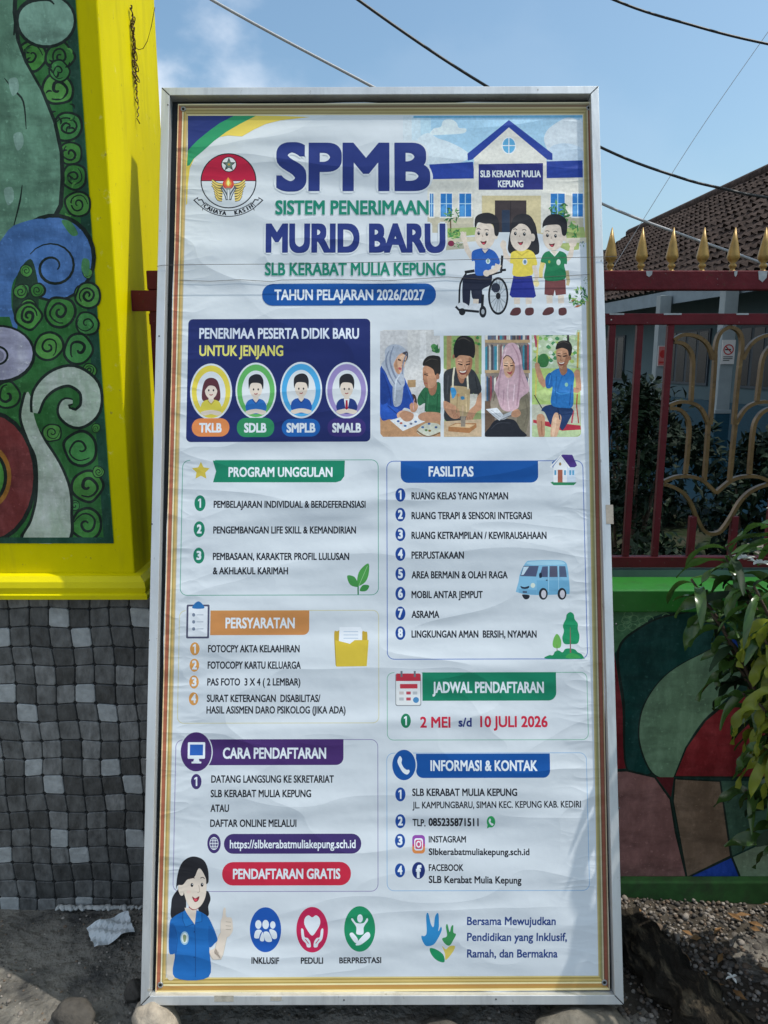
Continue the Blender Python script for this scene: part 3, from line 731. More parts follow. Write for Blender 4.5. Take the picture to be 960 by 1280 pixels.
# unseen tree added to shade the yard shrubs, trunk out at the right
random.seed(41)
tree = thing('added_shade_tree', 'large unseen tree added to shade the yard, trunk out at the right', 'tree', (6.2, 4.2, 0))
mb = MB(); T0 = Vector((6.2, 4.2, -.1))
mb.tube([T0, T0+Vector((-.1, .05, 1.6)), T0+Vector((-.3, 0, 3.2)), T0+Vector((-.9, .1, 4.6))], [.22, .17, .14, .08], m_bark, 12)
for dx, dy, dz in ((-3.2, -1.0, 5.6), (-2.4, 1.4, 5.9), (-1.2, -1.6, 6.0), (.6, .8, 6.2), (-3.6, .6, 5.4), (1.4, -.8, 5.6)):
    mb.tube([T0+Vector((-.3, 0, 3.0)), T0+Vector((dx*.45, dy*.45, 4.5)), T0+Vector((dx, dy, dz))], [.09, .06, .02], m_bark, 8)
mb.build('trunk', tree)
mb = MB(); cl = []
for k in range(70):
    a = random.uniform(0, 6.283); r_ = math.sqrt(random.random()); cl.append((T0 + Vector((-1.3 + 3.1*r_*math.cos(a), 1.9*r_*math.sin(a)+.2, random.uniform(4.75, 6.5))), random.choice([m_leafd2, m_leafm])))
for k in range(9000):
    c, m = random.choice(cl); simple_leaf(mb, c + rdir()*.5*random.random()**.5, rdir() + Vector((0, 0, -.3)), random.uniform(.14, .24), .085, m, random.uniform(-.8, .8))
mb.build('crown', tree)
bush('shrub', 'unseen dense shrub added beyond the right frame edge to shade the gravel', 'shrub', (1.98, 1.50, 0), .52, 1.35, 3400, .09, [m_leafd2, m_leafm])  # out-of-view shrub added to throw shade on the gravel
# broad-leaved plant in front of the wall
def big_leaf(mb, p, d, L, W, m, droop, roll, wave=.0, nseg=9):
    d = d.normalized(); pts = []; q0 = p.copy()
    sd = d.cross(Vector((0, 0, 1))); sd = Vector((1, 0, 0)) if sd.length < .05 else sd.normalized()
    u = sd.cross(d).normalized(); sd2 = sd*math.cos(roll) + u*math.sin(roll)
    vs = []; ph = random.uniform(0, 6.28)
    for i in range(nseg+1):
        t = i/nseg
        wd = W*.5*(math.sin(math.pi*min(1, t*.94+.04))**.75)*(1-.25*t)
        up = sd2.cross(d).normalized()
        wv = wave*W*math.sin(ph + t*11)
        vs += [q0 - sd2*wd + up*(wd*.45 + wv), q0, q0 + sd2*wd + up*(wd*.45 - wv*.8)]
        q0 = q0 + d*(L/nseg)
        d = (d + Vector((0, 0, -1))*droop/nseg).normalized()
        tw = .06; sd2 = (sd2 - d*sd2.dot(d)).normalized()
    fs = []
    for i in range(nseg):
        a = i*3; fs += [(a, a+1, a+4, a+3), (a+1, a+2, a+5, a+4)]
    mb.add(vs, fs, m, True)
plant = thing('broad_leaf_plant', 'bushy plant with drooping glossy green and olive leaves in front of the mural wall', 'plant', (1.12, 1.80, 0))
random.seed(23)
stem = MB(); lf = MB(); fl = MB()
m_flower = mat('white_petal', (.75, .75, .70), rough=.6, var=.05)
root = Vector((1.13, 1.80, -.03))
tips = []
branches = [  # tip, leaf material, count
 ((.80, 1.93, 1.10), 'g', 13), ((.86, 1.88, 1.20), 'g', 13), ((.97, 1.84, 1.28), 'g', 14), ((.89, 1.90, .92), 'g', 8), ((.93, 1.74, 1.06), 'y', 11),
 ((.92, 1.70, .90), 'y', 12), ((.92, 1.72, .74), 'y', 9), ((.98, 1.66, .78), 'g', 9), ((1.08, 1.70, 1.18), 'g', 13), ((1.10, 1.62, .98), 'y', 12),
 ((.95, 1.84, .55), 'g', 10), ((1.02, 1.72, .50), 'g', 8), ((1.0, 1.9, 1.05), 'g', 12), ((1.28, 1.7, .8), 'g', 13), ((1.1, 1.85, .75), 'g', 12), ((1.12, 1.62, .62), 'g', 9), ((1.05, 1.9, .35), 'g', 9), ((.83, 1.86, 1.03), 'g', 12), ((.90, 1.80, 1.12), 'g', 13), ((.88, 1.92, 1.16), 'g', 12), ((.99, 1.70, 1.15), 'g', 12), ((.90, 1.80, .84), 'g', 8), ((.98, 1.68, .66), 'g', 8), ((.93, 1.76, .82), 'y', 12), ((1.0, 1.62, .92), 'y', 12), ((.97, 1.78, .98), 'y', 11), ((.90, 1.74, 1.02), 'y', 9), ((.94, 1.70, 1.10), 'y', 9), ((.89, 1.70, .86), 'y', 9),
 ((1.12, 1.55, .55), 'g', 14), ((1.22, 1.62, .78), 'g', 14), ((1.18, 1.72, .62), 'g', 14), ((1.10, 1.82, .55), 'g', 13), ((1.32, 1.74, .86), 'g', 14), ((1.25, 1.88, .72), 'g', 13), ((1.15, 1.48, .42), 'g', 13), ((1.35, 1.50, .9), 'g', 15), ((1.30, 1.45, .62), 'g', 14), ((1.5, 1.7, .95), 'g', 15), ((1.55, 1.45, .75), 'g', 15), ((1.4, 1.35, .5), 'g', 14)]  # unseen branches to the right, added to shade the gravel
for tip, kind, cnt in branches:
    T = Vector(tip); mid = root.lerp(T, .55) + Vector((.07, random.uniform(-.04, .04), .12))
    path = [root + Vector((random.uniform(-.03, .03), random.uniform(-.03, .03), 0)), root.lerp(mid, .6)+Vector((.02, 0, .03)), mid, mid.lerp(T, .6) + Vector((0, 0, .03)), T]
    stem.tube(path, [.012, .010, .007, .005, .003], m_bark, 6)
    cnt = int(cnt*1.5)
    for k in range(cnt):
        s = 1 - .55*(k/cnt)**1.1
        i = min(3, int(s*4)); p = path[i].lerp(path[i+1], s*4-i)
        out = (T-root); out.z = 0; out.normalize()
        a = k*2.4 + random.uniform(-.4, .4)
        d = Vector((math.cos(a), math.sin(a)*.8, random.uniform(-.15, .45))) + out*.35
        m = (m_leafm if random.random() < .75 else m_leafd2) if kind == 'g' else (m_leafy if random.random() < .8 else m_leafm)
        big_leaf(lf, p, d, random.uniform(.07, .16), random.uniform(.022, .046) if kind == 'g' else random.uniform(.020, .034), m, random.uniform(.8, 2.8) if kind == 'g' else random.uniform(2.8, 5.2), random.uniform(-.9, .9), random.uniform(.05, .22) if kind == 'g' else .3, 11)
for c in ((.90, 1.86, 1.17), (.935, 1.85, 1.16), (.955, 1.82, 1.30)):
    for k in range(5):
        a = k*1.2566; big_leaf(fl, Vector(c), Vector((math.cos(a), math.sin(a), .5)), .032, .017, m_flower, .8, 0, 0, 4)
stem.build('stems', plant); lf.build('foliage', plant); fl.build('blossoms', plant)

# ------------------------------------------------------------------ cables overhead
m_cable = mat('black_cable', (.03, .03, .032), rough=.45, spec=.5, var=0)
m_cablew = mat('pale_cable', (.42, .42, .43), rough=.5, var=0)  # pale tone puts the black cable's sun highlight into its colour
m_thread = mat('thread', (.10, .09, .09), rough=.8, var=0)
def cable(name, label, pts, Ys, r, m, cat='cable', group='overhead cables'):
    P = [atY(x, y, Y) for (x, y), Y in zip(pts, Ys)]
    mb = MB(); k = []
    for i in range(len(P)-1):
        p0 = P[max(i-1, 0)]; p1 = P[i]; p2 = P[i+1]; p3 = P[min(i+2, len(P)-1)]
        for j in range(8):
            t = j/8; k.append(.5*(2*p1+(p2-p0)*t+(2*p0-5*p1+4*p2-p3)*t*t+(3*p1-p0-3*p2+p3)*t**3))
    k.append(P[-1]); mb.tube(k, r, m, 8)
    return tag(mb.build(name), label, cat, group)
cable('overhead_cable', 'black cable painted pale for its sun highlight, passing behind the signboard top left and down across the roof tiles', [(-700, -620), (-200, -290), (60, -128), (265, 0), (463, 107), (620, 190), (760, 258), (860, 296), (950, 328), (1100, 385), (1300, 470)], [5.0, 5.1, 5.3, 5.4, 5.5, 5.6, 5.6, 5.6, 5.6, 5.8, 6.2], .0092, m_cablew)
cable('overhead_cable', 'black cable sagging behind the signboard top and out over the roof ridge', [(-400, -640), (40, -320), (260, -145), (448, 0), (607, 107), (757, 187), (850, 222), (905, 236), (960, 247), (1150, 270), (1700, 280)], [5.2, 5.2, 5.2, 5.4, 5.6, 5.8, 5.8, 5.8, 5.8, 5.8, 5.8], .0092, m_cable)
cable('overhead_cable', 'black cable across the top right corner of the sky', [(-100, -620), (300, -270), (620, -70), (768, 0), (860, 30), (960, 55), (1150, 90), (1700, 150)], [6]*8, .0085, m_cable)
cable('overhead_wire', 'hair thin wire slanting up through the right sky', [(700, 440), (785, 305), (870, 170), (960, 40), (1010, -30)], [6.5]*5, .0022, m_cablew, 'wire')
# binding wire on the pillar
m_twine = mat('rusty_wire', (.09, .05, .025), rough=.8, var=.3, scale=60)
random.seed(5)
mb = MB(); pts = []
for st in range(3):
    pts = []; ph = random.uniform(0, 6)
    for k in range(60):
        t = k/59; pts.append(Vector((PX1+.005+.004*math.sin(k*.8+ph)**2, 2.355+.006*math.sin(k*.45+ph)+.004*math.sin(k*1.3)+st*.003, 2.62-(.20+.05*st)*t)))
    mb.tube(pts, .0016, m_twine, 5)
for k in range(6):
    z = 2.58 - .028*k; c = Vector((PX1+.008, 2.357, z)); mb.tube([c + Vector((.006*math.sin(a), .011*math.cos(a+k), .012*math.sin(a+k*.5))) for a in [i_*.6 for i_ in range(12)]], .0016, m_twine, 5)
mb.tube([Vector((PX1+.006, 2.36, 2.52))] + [Vector((PX1+.006+.065*t, 2.358, 2.52-.025*math.sin(t*3.0)+.10*t*t)) for t in (.2, .4, .6, .8, 1)], .001, m_twine, 5)
tag(mb.build('binding_wire'), 'rusty binding wire tangled on the sunny side of the yellow pillar', 'wire')

# ------------------------------------------------------------------ stones, gravel, litter on the ground
def ico(sub=1):
    import bmesh
    bm = bmesh.new(); bmesh.ops.create_icosphere(bm, subdivisions=sub, radius=1)
    v = [tuple(x.co) for x in bm.verts]; f = [tuple(q.index for q in x.verts) for x in bm.faces]; bm.free(); return v, f
ICO1, ICO2, ICO3 = ico(1), ico(2), ico(4)
def rock(mb, c, r, m, src, rough=.25, seed=0):
    rnd = random.Random(seed); ph = [Vector((rnd.uniform(-1, 1), rnd.uniform(-1, 1), rnd.uniform(-1, 1))).normalized() for _ in range(9)]
    off = [rnd.uniform(.55, 1.0) for _ in ph]
    rot = Matrix.Rotation(rnd.uniform(0, 6.28), 3, 'Z')
    vs = []
    for v in src[0]:
        v = Vector(v); k = 1
        for p_, o_ in zip(ph, off):
            d = v.dot(p_)
            if d > o_: k = min(k, (o_/d)*(1-rough) + rough)
        k *= 1 + .05*math.sin(v.x*7+seed)*math.cos(v.y*6+v.z*5)
        vs.append(Vector(c) + rot @ Vector((v.x*r[0]*k, v.y*r[1]*k, v.z*r[2]*k)))
    mb.add(vs, src[1], m, True)
m_stone = mat('tan_stone', (.34, .29, .23), rough=.9, var=.3, scale=25, bump=.006, bscale=60)
m_stoned = mat('grey_stone', (.065, .058, .05), rough=.9, var=.35, scale=25, bump=.006, bscale=60)
m_conc = mat('rough_concrete', (.15, .135, .11), rough=.95, var=.35, scale=18, bump=.012, bscale=35)
def stone(label, px, py, z, r, m, seed, group='stones on the ground', Y=None):
    p = atZ(px, py, z) if Y is None else atY(px, py, Y)
    mb = MB(); rock(mb, (p.x, p.y, p.z), r, m, ICO3, .2, seed)
    return tag(mb.build('stone'), label, 'stone', group)
stone('tan pointed stone propping the left bottom corner of the signboard', 196, 1283, .035, (.075, .06, .062), m_stone, 4)
stone('rounded dark grey stone on the ground left of the signboard foot', 92, 1272, .03, (.06, .05, .035), m_stoned, 9)
stone('small grey stone against the left edge of the signboard', 168, 1238, .015, (.03, .03, .025), m_stoned, 12)
stone('flat rough lump of concrete propping the right bottom corner of the signboard', 728, 1292, .026, (.13, .08, .050), m_conc, 15)
stone('lump of rubble under the middle of the signboard bottom', 560, 1304, .012, (.09, .06, .035), m_stoned, 17)
PEB = [mat('pebble', c, rough=.85, var=.2, scale=30) for c in ((.20, .175, .15), (.13, .115, .10), (.085, .075, .066), (.28, .25, .22), (.15, .11, .08))]
random.seed(31)
mb = MB()
def heap(x, y): return .022*math.exp(-((y-2.10)/.16)**2) + .015*math.sin(x*7)*math.cos(y*8) + .012
for k in range(8500):
    x = random.uniform(.60, 1.75); y = random.uniform(1.35, 2.09)
    if random.random() > .35 + .65*max(0, (y-1.5)/.6): continue
    r = random.uniform(.0035, .0095)*(1.6 if random.random() < .08 else 1)
    rock(mb, (x, y, max(gz(x, y), 0) + heap(x, y) - .012 + random.uniform(-.004, .008)), (r, r*random.uniform(.6, 1), r*random.uniform(.5, .8)), random.choice(PEB), ICO1 if r < .010 else ICO2, .35, k)
tag(mb.build('gravel'), kind='stuff')
mb = MB(); nx, ny = 40, 26
vs = [(.60+1.2*i/nx, 1.34+.77*j/ny, (max(gz(.6+1.2*i/nx, 1.34+.77*j/ny), 0)+heap(.6+1.2*i/nx, 1.34+.77*j/ny)-.012) * (1 if 0 < i < nx and 0 < j else 0) - (.0 if 0 < i < nx and 0 < j else .03)) for j in range(ny+1) for i in range(nx+1)]
m_dark_soil = mat('dark_soil', (.06, .052, .042), rough=1, spec=.05, var=.4, scale=20, bump=.01, bscale=45)
mb.add(vs, [(j*(nx+1)+i, j*(nx+1)+i+1, (j+1)*(nx+1)+i+1, (j+1)*(nx+1)+i) for j in range(ny) for i in range(nx)], m_dark_soil, True)
tag(mb.build('soil_bed'), kind='structure')
mb = MB()
for k in range(2600):   # grit on the paved side
    x = random.uniform(-1.7, .6); y = random.uniform(1.30, 2.06); r = random.uniform(.002, .0055)*(1.8 if random.random() < .06 else 1)
    rock(mb, (x, y, gz(x, y)+r*.25), (r, r*.8, r*.6), random.choice(PEB), ICO1, .3, k)
tag(mb.build('grit'), kind='stuff')
# rotten log
m_log = mat('rotten_bark', (.022, .019, .015), rough=1, spec=.1, col2=(.15, .12, .08), mask=(.52, .74), scale=30, bump=.05, bscale=30, stretch=(1, .35, 1))  # paler flecks stand in for highlights on the dark bark
mb = MB(); A = Vector((.69, 1.97, .05)); B = Vector((.86, 1.50, .045)); n = 60; vs = []; fs = []; kk = 40
sd = (B-A).cross(Vector((0, 0, 1))).normalized()
rnd = random.Random(2); lump = [[rnd.uniform(.82, 1.15) for _ in range(kk)] for _ in range(n+1)]
for i in range(n+1):
    p = A.lerp(B, i/n) + sd*.012*math.sin(i*.5)
    for k in range(kk):
        a = 2*math.pi*k/kk; rr = .062*(.86+.14*lump[i][k]*lump[i//4*4][k])*(1+.12*math.sin(k*.94+i*.07)+.10*math.sin(i*.33+k*.16)+.07*math.sin(k*2.2+i*.21))*(.55 if i in (0, n) else 1)
        vs.append(p + sd*math.cos(a)*rr*1.15 + Vector((0, 0, math.sin(a)*rr*.8)))
for i in range(n):
    for k in range(kk): fs.append((i*kk+k, i*kk+(k+1) % kk, (i+1)*kk+(k+1) % kk, (i+1)*kk+k))
fs += [tuple(range(kk)), tuple(n*kk+k for k in reversed(range(kk)))]
mb.add(vs, fs, m_log, True)
tag(mb.build('rotten_log'), 'dark rotten log lying beside the right foot of the signboard', 'log')
# crumpled white paper
m_paper = mat('white_paper', (.62, .66, .68), rough=.8, spec=.2, var=.08, scale=20, bump=.004, bscale=18)
cs = [atZ(x, y, .01) for x, y in ((108, 1162), (122, 1156), (160, 1141), (168, 1168), (118, 1187), (103, 1178))]
def sheet(name, corners, n, amp, m, seed):
    rnd = random.Random(seed); mb = MB(); a, b_, c, d = corners; vs = []
    for j in range(n+1):
        for i in range(n+1):
            u, v = i/n, j/n; p = a.lerp(b_, u).lerp(d.lerp(c, u), v)
            z = amp*(.6 + .5*math.sin(u*6+seed)*math.cos(v*4) + .35*math.sin((u+v)*11)) + rnd.uniform(0, amp*.25)
            vs.append(Vector((p.x + rnd.uniform(-.002, .002), p.y + rnd.uniform(-.002, .002), p.z + z)))
    top = [(j*(n+1)+i, j*(n+1)+i+1, (j+1)*(n+1)+i+1, (j+1)*(n+1)+i) for j in range(n) for i in range(n)]
    mb.add(vs, top, m, False); o = mb.build(name)
    so = o.modifiers.new('thickness', 'SOLIDIFY'); so.thickness = .0006
    return o
tag(sheet('paper_scrap', [cs[4], cs[3], cs[2], cs[0]], 9, .013, m_paper, 3), 'crumpled pale paper scrap lying below the cobble tiles', 'paper')
mb = MB(); 
for k in range(22):
    p = atZ(78+5*k, 1128-.35*k, .0); rr = random.uniform(.008, .015)
    rock(mb, (p.x, min(p.y, 2.085), .006), (rr*1.3, rr*.7, rr*.5), m_mortar, ICO2, .3, k)
tag(mb.build('mortar_spill'), 'pale strip of spilled mortar along the foot of the cobble tiles', 'mortar')
# fallen blossom and dead leaves
mb = MB(); c = atZ(915, 1222, .05)
for k in range(4): big_leaf(mb, c, Vector((math.cos(k*1.5+.4), math.sin(k*1.5+.4), .4)), .020, .009, m_flower, 1.2, 0, .1, 4)
tag(mb.build('fallen_blossom'), 'white blossom fallen on the dark gravel under the plant', 'flower')
m_dead = mat('dead_leaf', (.20, .11, .045), rough=.8, var=.35, scale=20)
mb = MB()
for k in range(70):
    x = random.uniform(.75, 1.6); y = random.uniform(1.5, 2.07)
    simple_leaf(mb, Vector((x, y, max(gz(x, y), 0)+heap(x, y)+.008)), Vector((random.uniform(-1, 1), random.uniform(-1, 1), .15)), random.uniform(.02, .055), .016, m_dead, random.uniform(-.5, .5))
tag(mb.build('leaf_litter'), kind='stuff')

# ------------------------------------------------------------------ the signboard
BO = EYE + Vector((1, 0, 0))*-.0048 + DN*1.2238 + FW*1.9077
bu = (Vector((1, 0, 0)) + DN*-.0027 + FW*-.0017).normalized()
bv = (Vector((1, 0, 0))*.0039 + DN*-.9953 + FW*.0844); bv = (bv - bu*bv.dot(bu)).normalized()
bn = bu.cross(bv)
BM = Matrix(((bu.x, bv.x, bn.x, BO.x), (bu.y, bv.y, bn.y, BO.y), (bu.z, bv.z, bn.z, BO.z), (0, 0, 0, 1)))
BI = BM.inverted()
board = thing('signboard', 'tall aluminium framed school enrolment signboard leaning back against the gate', 'signboard')
board.matrix_world = BM
m_alu = mat('aluminium', (.62, .64, .65), rough=.42, spec=.5, metal=.55, var=.14, scale=9, stretch=(1, .25, 1), bump=.0004, bscale=120)
weather(m_alu, [(22, (1, .12, 1), .54, .72, .5, (.34, .35, .36), 6), (70, (1, .5, 1), .66, .72, .7, (.20, .19, .17), 4), (5, (1, 1, 1), .54, .74, .4, (.42, .41, .38), 6)])
m_back = mat('dark_backing', (.018, .02, .022), rough=.6, spec=.3, var=.3, scale=8)
m_tape = mat('old_tape', (.36, .32, .27), rough=.6, var=.2, scale=60)
class LB(MB):
    def build(s, name, parent, bevel=0):
        me = bpy.data.meshes.new(name); me.from_pydata([tuple(v) for v in s.v], [], s.f)
        for m in s.mats: me.materials.append(m)
        me.polygons.foreach_set('material_index', s.m); me.polygons.foreach_set('use_smooth', s.smooth); me.update()
        o = bpy.data.objects.new(name, me); COL.objects.link(o); o.parent = parent
        if bevel:
            bm = o.modifiers.new('bevel', 'BEVEL'); bm.width = bevel; bm.segments = 2; bm.limit_method = 'ANGLE'
        return o
BW, BH, FWD, BD = .60, 2.40, .0222, .052
co = [(-BW, 0), (BW, 0), (BW, BH), (-BW, BH)]; ci = [(-BW+FWD, FWD), (BW-FWD, FWD), (BW-FWD, BH-FWD), (-BW+FWD, BH-FWD)]
for k in range(4):
    a, b_ = co[k], co[(k+1) % 4]; c, d = ci[(k+1) % 4], ci[k]
    dx, dy = b_[0]-a[0], b_[1]-a[1]; l = math.hypot(dx, dy); ux, uy = dx/l*.0006, dy/l*.0006
    q4 = [(a[0]+ux, a[1]+uy), (b_[0]-ux, b_[1]-uy), (c[0]-ux, c[1]-uy), (d[0]+ux, d[1]+uy)]
    mb = LB(); mb.add([(x, y, 0) for x, y in q4] + [(x, y, -BD) for x, y in q4], [(0, 1, 2, 3), (7, 6, 5, 4)] + [(t, 4+t, 4+(t+1) % 4, (t+1) % 4) for t in range(4)], m_alu)
    # small scratches and screw heads
    mb.build('frame_bar', board, .0012)
m_seam = mat('dark_seam', (.015, .015, .016), rough=.9, var=0)
for k in range(4):
    a, c = co[k], ci[k]; sx = .0008 if (a[0] > 0) == (a[1] > 1) else -.0008
    a = (a[0]*.9985, a[1] + (.001 if a[1] < 1 else -.001)); mb = LB()
    mb.add([(a[0]-sx, a[1]+.0008, .0003), (a[0]+sx, a[1]-.0008, .0003), (c[0]+sx, c[1]-.0008, .0003), (c[0]-sx, c[1]+.0008, .0003)], [(0, 1, 2, 3)], m_seam)
    if mb.v and (Vector(mb.v[1])-Vector(mb.v[0])).cross(Vector(mb.v[2])-Vector(mb.v[0])).z < 0: mb.f[0].reverse()
    mb.build('mitre_seam', board)
mb = LB(); mb.box((-BW+FWD+.0005, FWD+.0005, -.046), (BW-FWD-.0005, BH-FWD-.0005, -.030), m_back); mb.build('back_panel', board)
NB = -.0185
def bconv(px, py, n=NB):
    e = BI @ EYE; d = (BI.to_3x3() @ ray(px, py)); t = (n - e.z)/d.z
    p = e + d*t; return (p.x, p.y)
# banner sheet
O4 = [(222.5, 130), (741, 127.5), (762.3, 1237.5), (194.3, 1241.5)]
I4 = [(234.6, 144), (728.5, 143.5), (748, 1219.5), (207.8, 1222)]
O4 = [bconv(*p) for p in O4]; I4 = [bconv(*p) for p in I4]
mb = LB(); rnd = random.Random(4); edge = []
for k in range(4):
    a, b_ = O4[k], O4[(k+1) % 4]; nn = 40 if k % 2 else 20
    for t in range(nn):
        f = t/nn; wob = (.0022*math.sin(f*19+k*2)+.0012*math.sin(f*47+k))*math.sin(f*math.pi)
        dx, dy = b_[0]-a[0], b_[1]-a[1]; l = math.hypot(dx, dy)
        edge.append((a[0]+dx*f - dy/l*wob, a[1]+dy*f + dx/l*wob))
ne = len(edge)
mb.add([(x, y, NB) for x, y in edge] + [(x, y, NB-.0012) for x, y in edge], [tuple(reversed(range(ne)))] + [(k, (k+1) % ne, ne+(k+1) % ne, ne+k) for k in range(ne)], ink('c6ccd4'))
banner = mb.build('banner', board)
W = 'c6ccd4'; WT = 'd4dae2'; NAVY = '27367a'; GRN = '18806a'; BLU = '14509b'; BLK = '1d1f28'; PUR = '472c6a'; RED = 'c62a44'; ORG = 'c4864f'; SK = 'd2c4b8'; HAIR = '26262c'
A_ = lambda k, mk=ink: Art(lambda x, y: bconv(x, y), mk, NB + k*STEP)
lerp2 = lambda a, b_, f: (a[0]+(b_[0]-a[0])*f, a[1]+(b_[1]-a[1])*f)
# --- printed gold border; frame shade put into the duller top and right inks
A = A_(0)
STR = {0: [(0, .10, 'd8cfae'), (.10, .22, '8f8466'), (.22, .38, '7d664c'), (.38, .50, 'b3a47e'), (.50, .66, '938458'), (.66, .80, 'a99a6c'), (.80, .90, '8a7c54'), (.90, 1, 'c2b68e')],
       1: [(0, .09, 'bfae92'), (.09, .16, '6f5a44'), (.16, .42, '8a5140'), (.42, .50, '6d4a38'), (.50, .62, 'b8ae92'), (.62, .74, '8b8560'), (.74, .88, '9a915e'), (.88, 1, 'b9a878')],
       2: [(0, .16, 'dcc894'), (.16, .30, 'b08a48'), (.30, .46, 'b5864a'), (.46, .58, 'ddd0a0'), (.58, .66, 'a88f4e'), (.66, .80, 'c9b070'), (.80, .90, 'a68c4c'), (.90, 1, 'd0bd80')],
       3: [(0, .09, 'e2c79c'), (.09, .40, 'a8624a'), (.40, .46, '94603f'), (.46, .58, 'd9d2b4'), (.58, .72, 'a8935a'), (.72, .86, 'c4a566'), (.86, 1, 'b8a57c')]}
for k in range(4):
    a, b_, c, d = O4[k], O4[(k+1) % 4], I4[(k+1) % 4], I4[k]
    for f0, f1, h in STR[k]:
        n = 30
        if k % 2 == 0: pts = [lerp2(a, d, f0), lerp2(b_, c, f0), lerp2(b_, c, f1), lerp2(a, d, f1)]
        else: pts = [lerp2(a, d, f0), lerp2(b_, c, f0), lerp2(b_, c, f1), lerp2(a, d, f1)]
        A.raw(pts, h)
# corner swoosh inside the border, top left
A.frame(225, 130, 8)
A.poly([(75, 470), (75, 115), (760, 115), (960, 118), (1100, 122), (1300, 130), (1000, 165), (860, 200), (740, 255), (620, 325), (480, 315), (370, 335), (250, 430), (150, 530), (100, 640), (80, 800), (72, 1000), (60, 1010), (60, 600)], 'd9c25a')
A.poly([(78, 470), (78, 118), (760, 118), (600, 200), (470, 275), (340, 370), (230, 470), (140, 545), (95, 615), (70, 620)], '2f9468')
A.poly([(78, 118), (540, 118), (400, 190), (290, 270), (180, 360), (120, 420), (78, 468)], NAVY)
A.build('printed_border', banner)
# --- school emblem
A = A_(0).frame(225, 130, 8)
A.ell(485, 768, 280, 276, BLK, 48); A.ell(485, 768, 269, 265, W, 48)
A.poly([(485+269*math.cos(R(180+k*5)), 768+265*math.sin(R(180+k*5))) for k in range(37)], 'b81e40')
A.line([(216, 768), (754, 768)], 7, BLK)
A.ell(489, 604, 78, 78, BLK, 30); A.ell(489, 604, 70, 70, 'dfe3e6', 30)
star = lambda cx, cy, r0, r1, o=-90: [(cx+(r0 if k % 2 == 0 else r1)*math.cos(R(o+36*k)), cy+(r0 if k % 2 == 0 else r1)*math.sin(R(o+36*k))) for k in range(10)]
A.poly(star(489, 606, 72, 30), BLK); A.poly(star(489, 606, 56, 22), '7f9a8c')
for k in range(5): A.line([(489, 606), (489+56*math.cos(R(-90+72*k)), 606+56*math.sin(R(-90+72*k)))], 5, BLK)
A.ell(489, 604, 12, 12, 'c9a24c', 10)
for sg in (-1, 1):
    for k in range(7):
        y = 760+26*k; x0 = 485 + sg*(165-6*k*(k > 2)); x1 = 485+sg*(52+2*k)
        A.line([(x0, y), ((x0+x1)/2+sg*6, y+38), (x1, y+48)], [22, 30, 24], BLK, 4); A.line([(x0, y), ((x0+x1)/2+sg*6, y+38), (x1, y+48)], [12, 20, 14], 'd8bf6c', 4)
    A.line([(485+sg*72, 830), (485+sg*30, 900), (485+sg*14, 960)], [26, 34, 26], '55606a', 4); A.line([(485+sg*62, 850), (485+sg*28, 910), (485+sg*16, 950)], [5, 9, 5], W, 4)
A.poly([(472, 850), (498, 850), (494, 955), (476, 955)], W); A.line([(470, 855), (474, 958)], 5, BLK); A.line([(500, 855), (496, 958)], 5, BLK)
A.ell(483, 800, 56, 56, 'c93a34', 20); A.ell(483, 800, 44, 44, 'd3604a', 20); A.blob([(483, 735), (505, 780), (512, 800), (484, 826), (458, 800), (464, 770)], 'e0a23c'); A.blob([(483, 762), (496, 790), (484, 818), (470, 792)], 'efe08a')
A.poly([(455, 838), (510, 838), (503, 856), (463, 856)], '8a8f86')
# ribbon
arc = lambda r, a0, a1, n=18: [(483+r*math.cos(R(a0+(a1-a0)*k/n)), 690+r*math.sin(R(a0+(a1-a0)*k/n))*1.0) for k in range(n+1)]
for sg in (-1, 1):
    A.poly([(483+sg*x, y) for x, y in ((352, 962), (300, 928), (305, 955), (262, 950), (225, 1010), (262, 1072), (258, 1038), (300, 1010), (352, 962))][:-1], BLK)
    A.poly([(483+sg*x, y) for x, y in ((335, 962), (312, 945), (300, 968), (268, 962), (240, 1008), (262, 1030), (296, 1000))], W)
A.poly(arc(372, 128, 52) + arc(438, 50, 130), BLK); A.poly(arc(380, 127, 53) + arc(430, 51, 129), W)
word = 'CAHAYA  KASIH'
for i, ch in enumerate(word):
    if ch == ' ': continue
    an = 124 - 68*i/(len(word)-1)
    cx = 483 + 403*math.cos(R(an)); cy = 690 + 403*math.sin(R(an)); vs, fs = text_mesh(ch)
    hv, _ = text_mesh('H'); cap = max(p[1] for p in hv); xm = (max(p[0] for p in vs)+min(p[0] for p in vs))/2
    th = R(an-90); k = 40/cap
    for d in ((0, 0), (4.5, 0), (-4.5, 0), (2.2, 2), (-2.2, -2), (0, 2.5)):
        pts = []
        for x, y in vs:
            lx, ly = (x-xm)*k*.9 + d[0], -(y-cap/2)*k
            pts.append(A.P((cx + lx*math.cos(th) - ly*math.sin(th), cy + lx*math.sin(th) + ly*math.cos(th))))
        A.put(pts, fs, BLK)
A.build('emblem', banner)
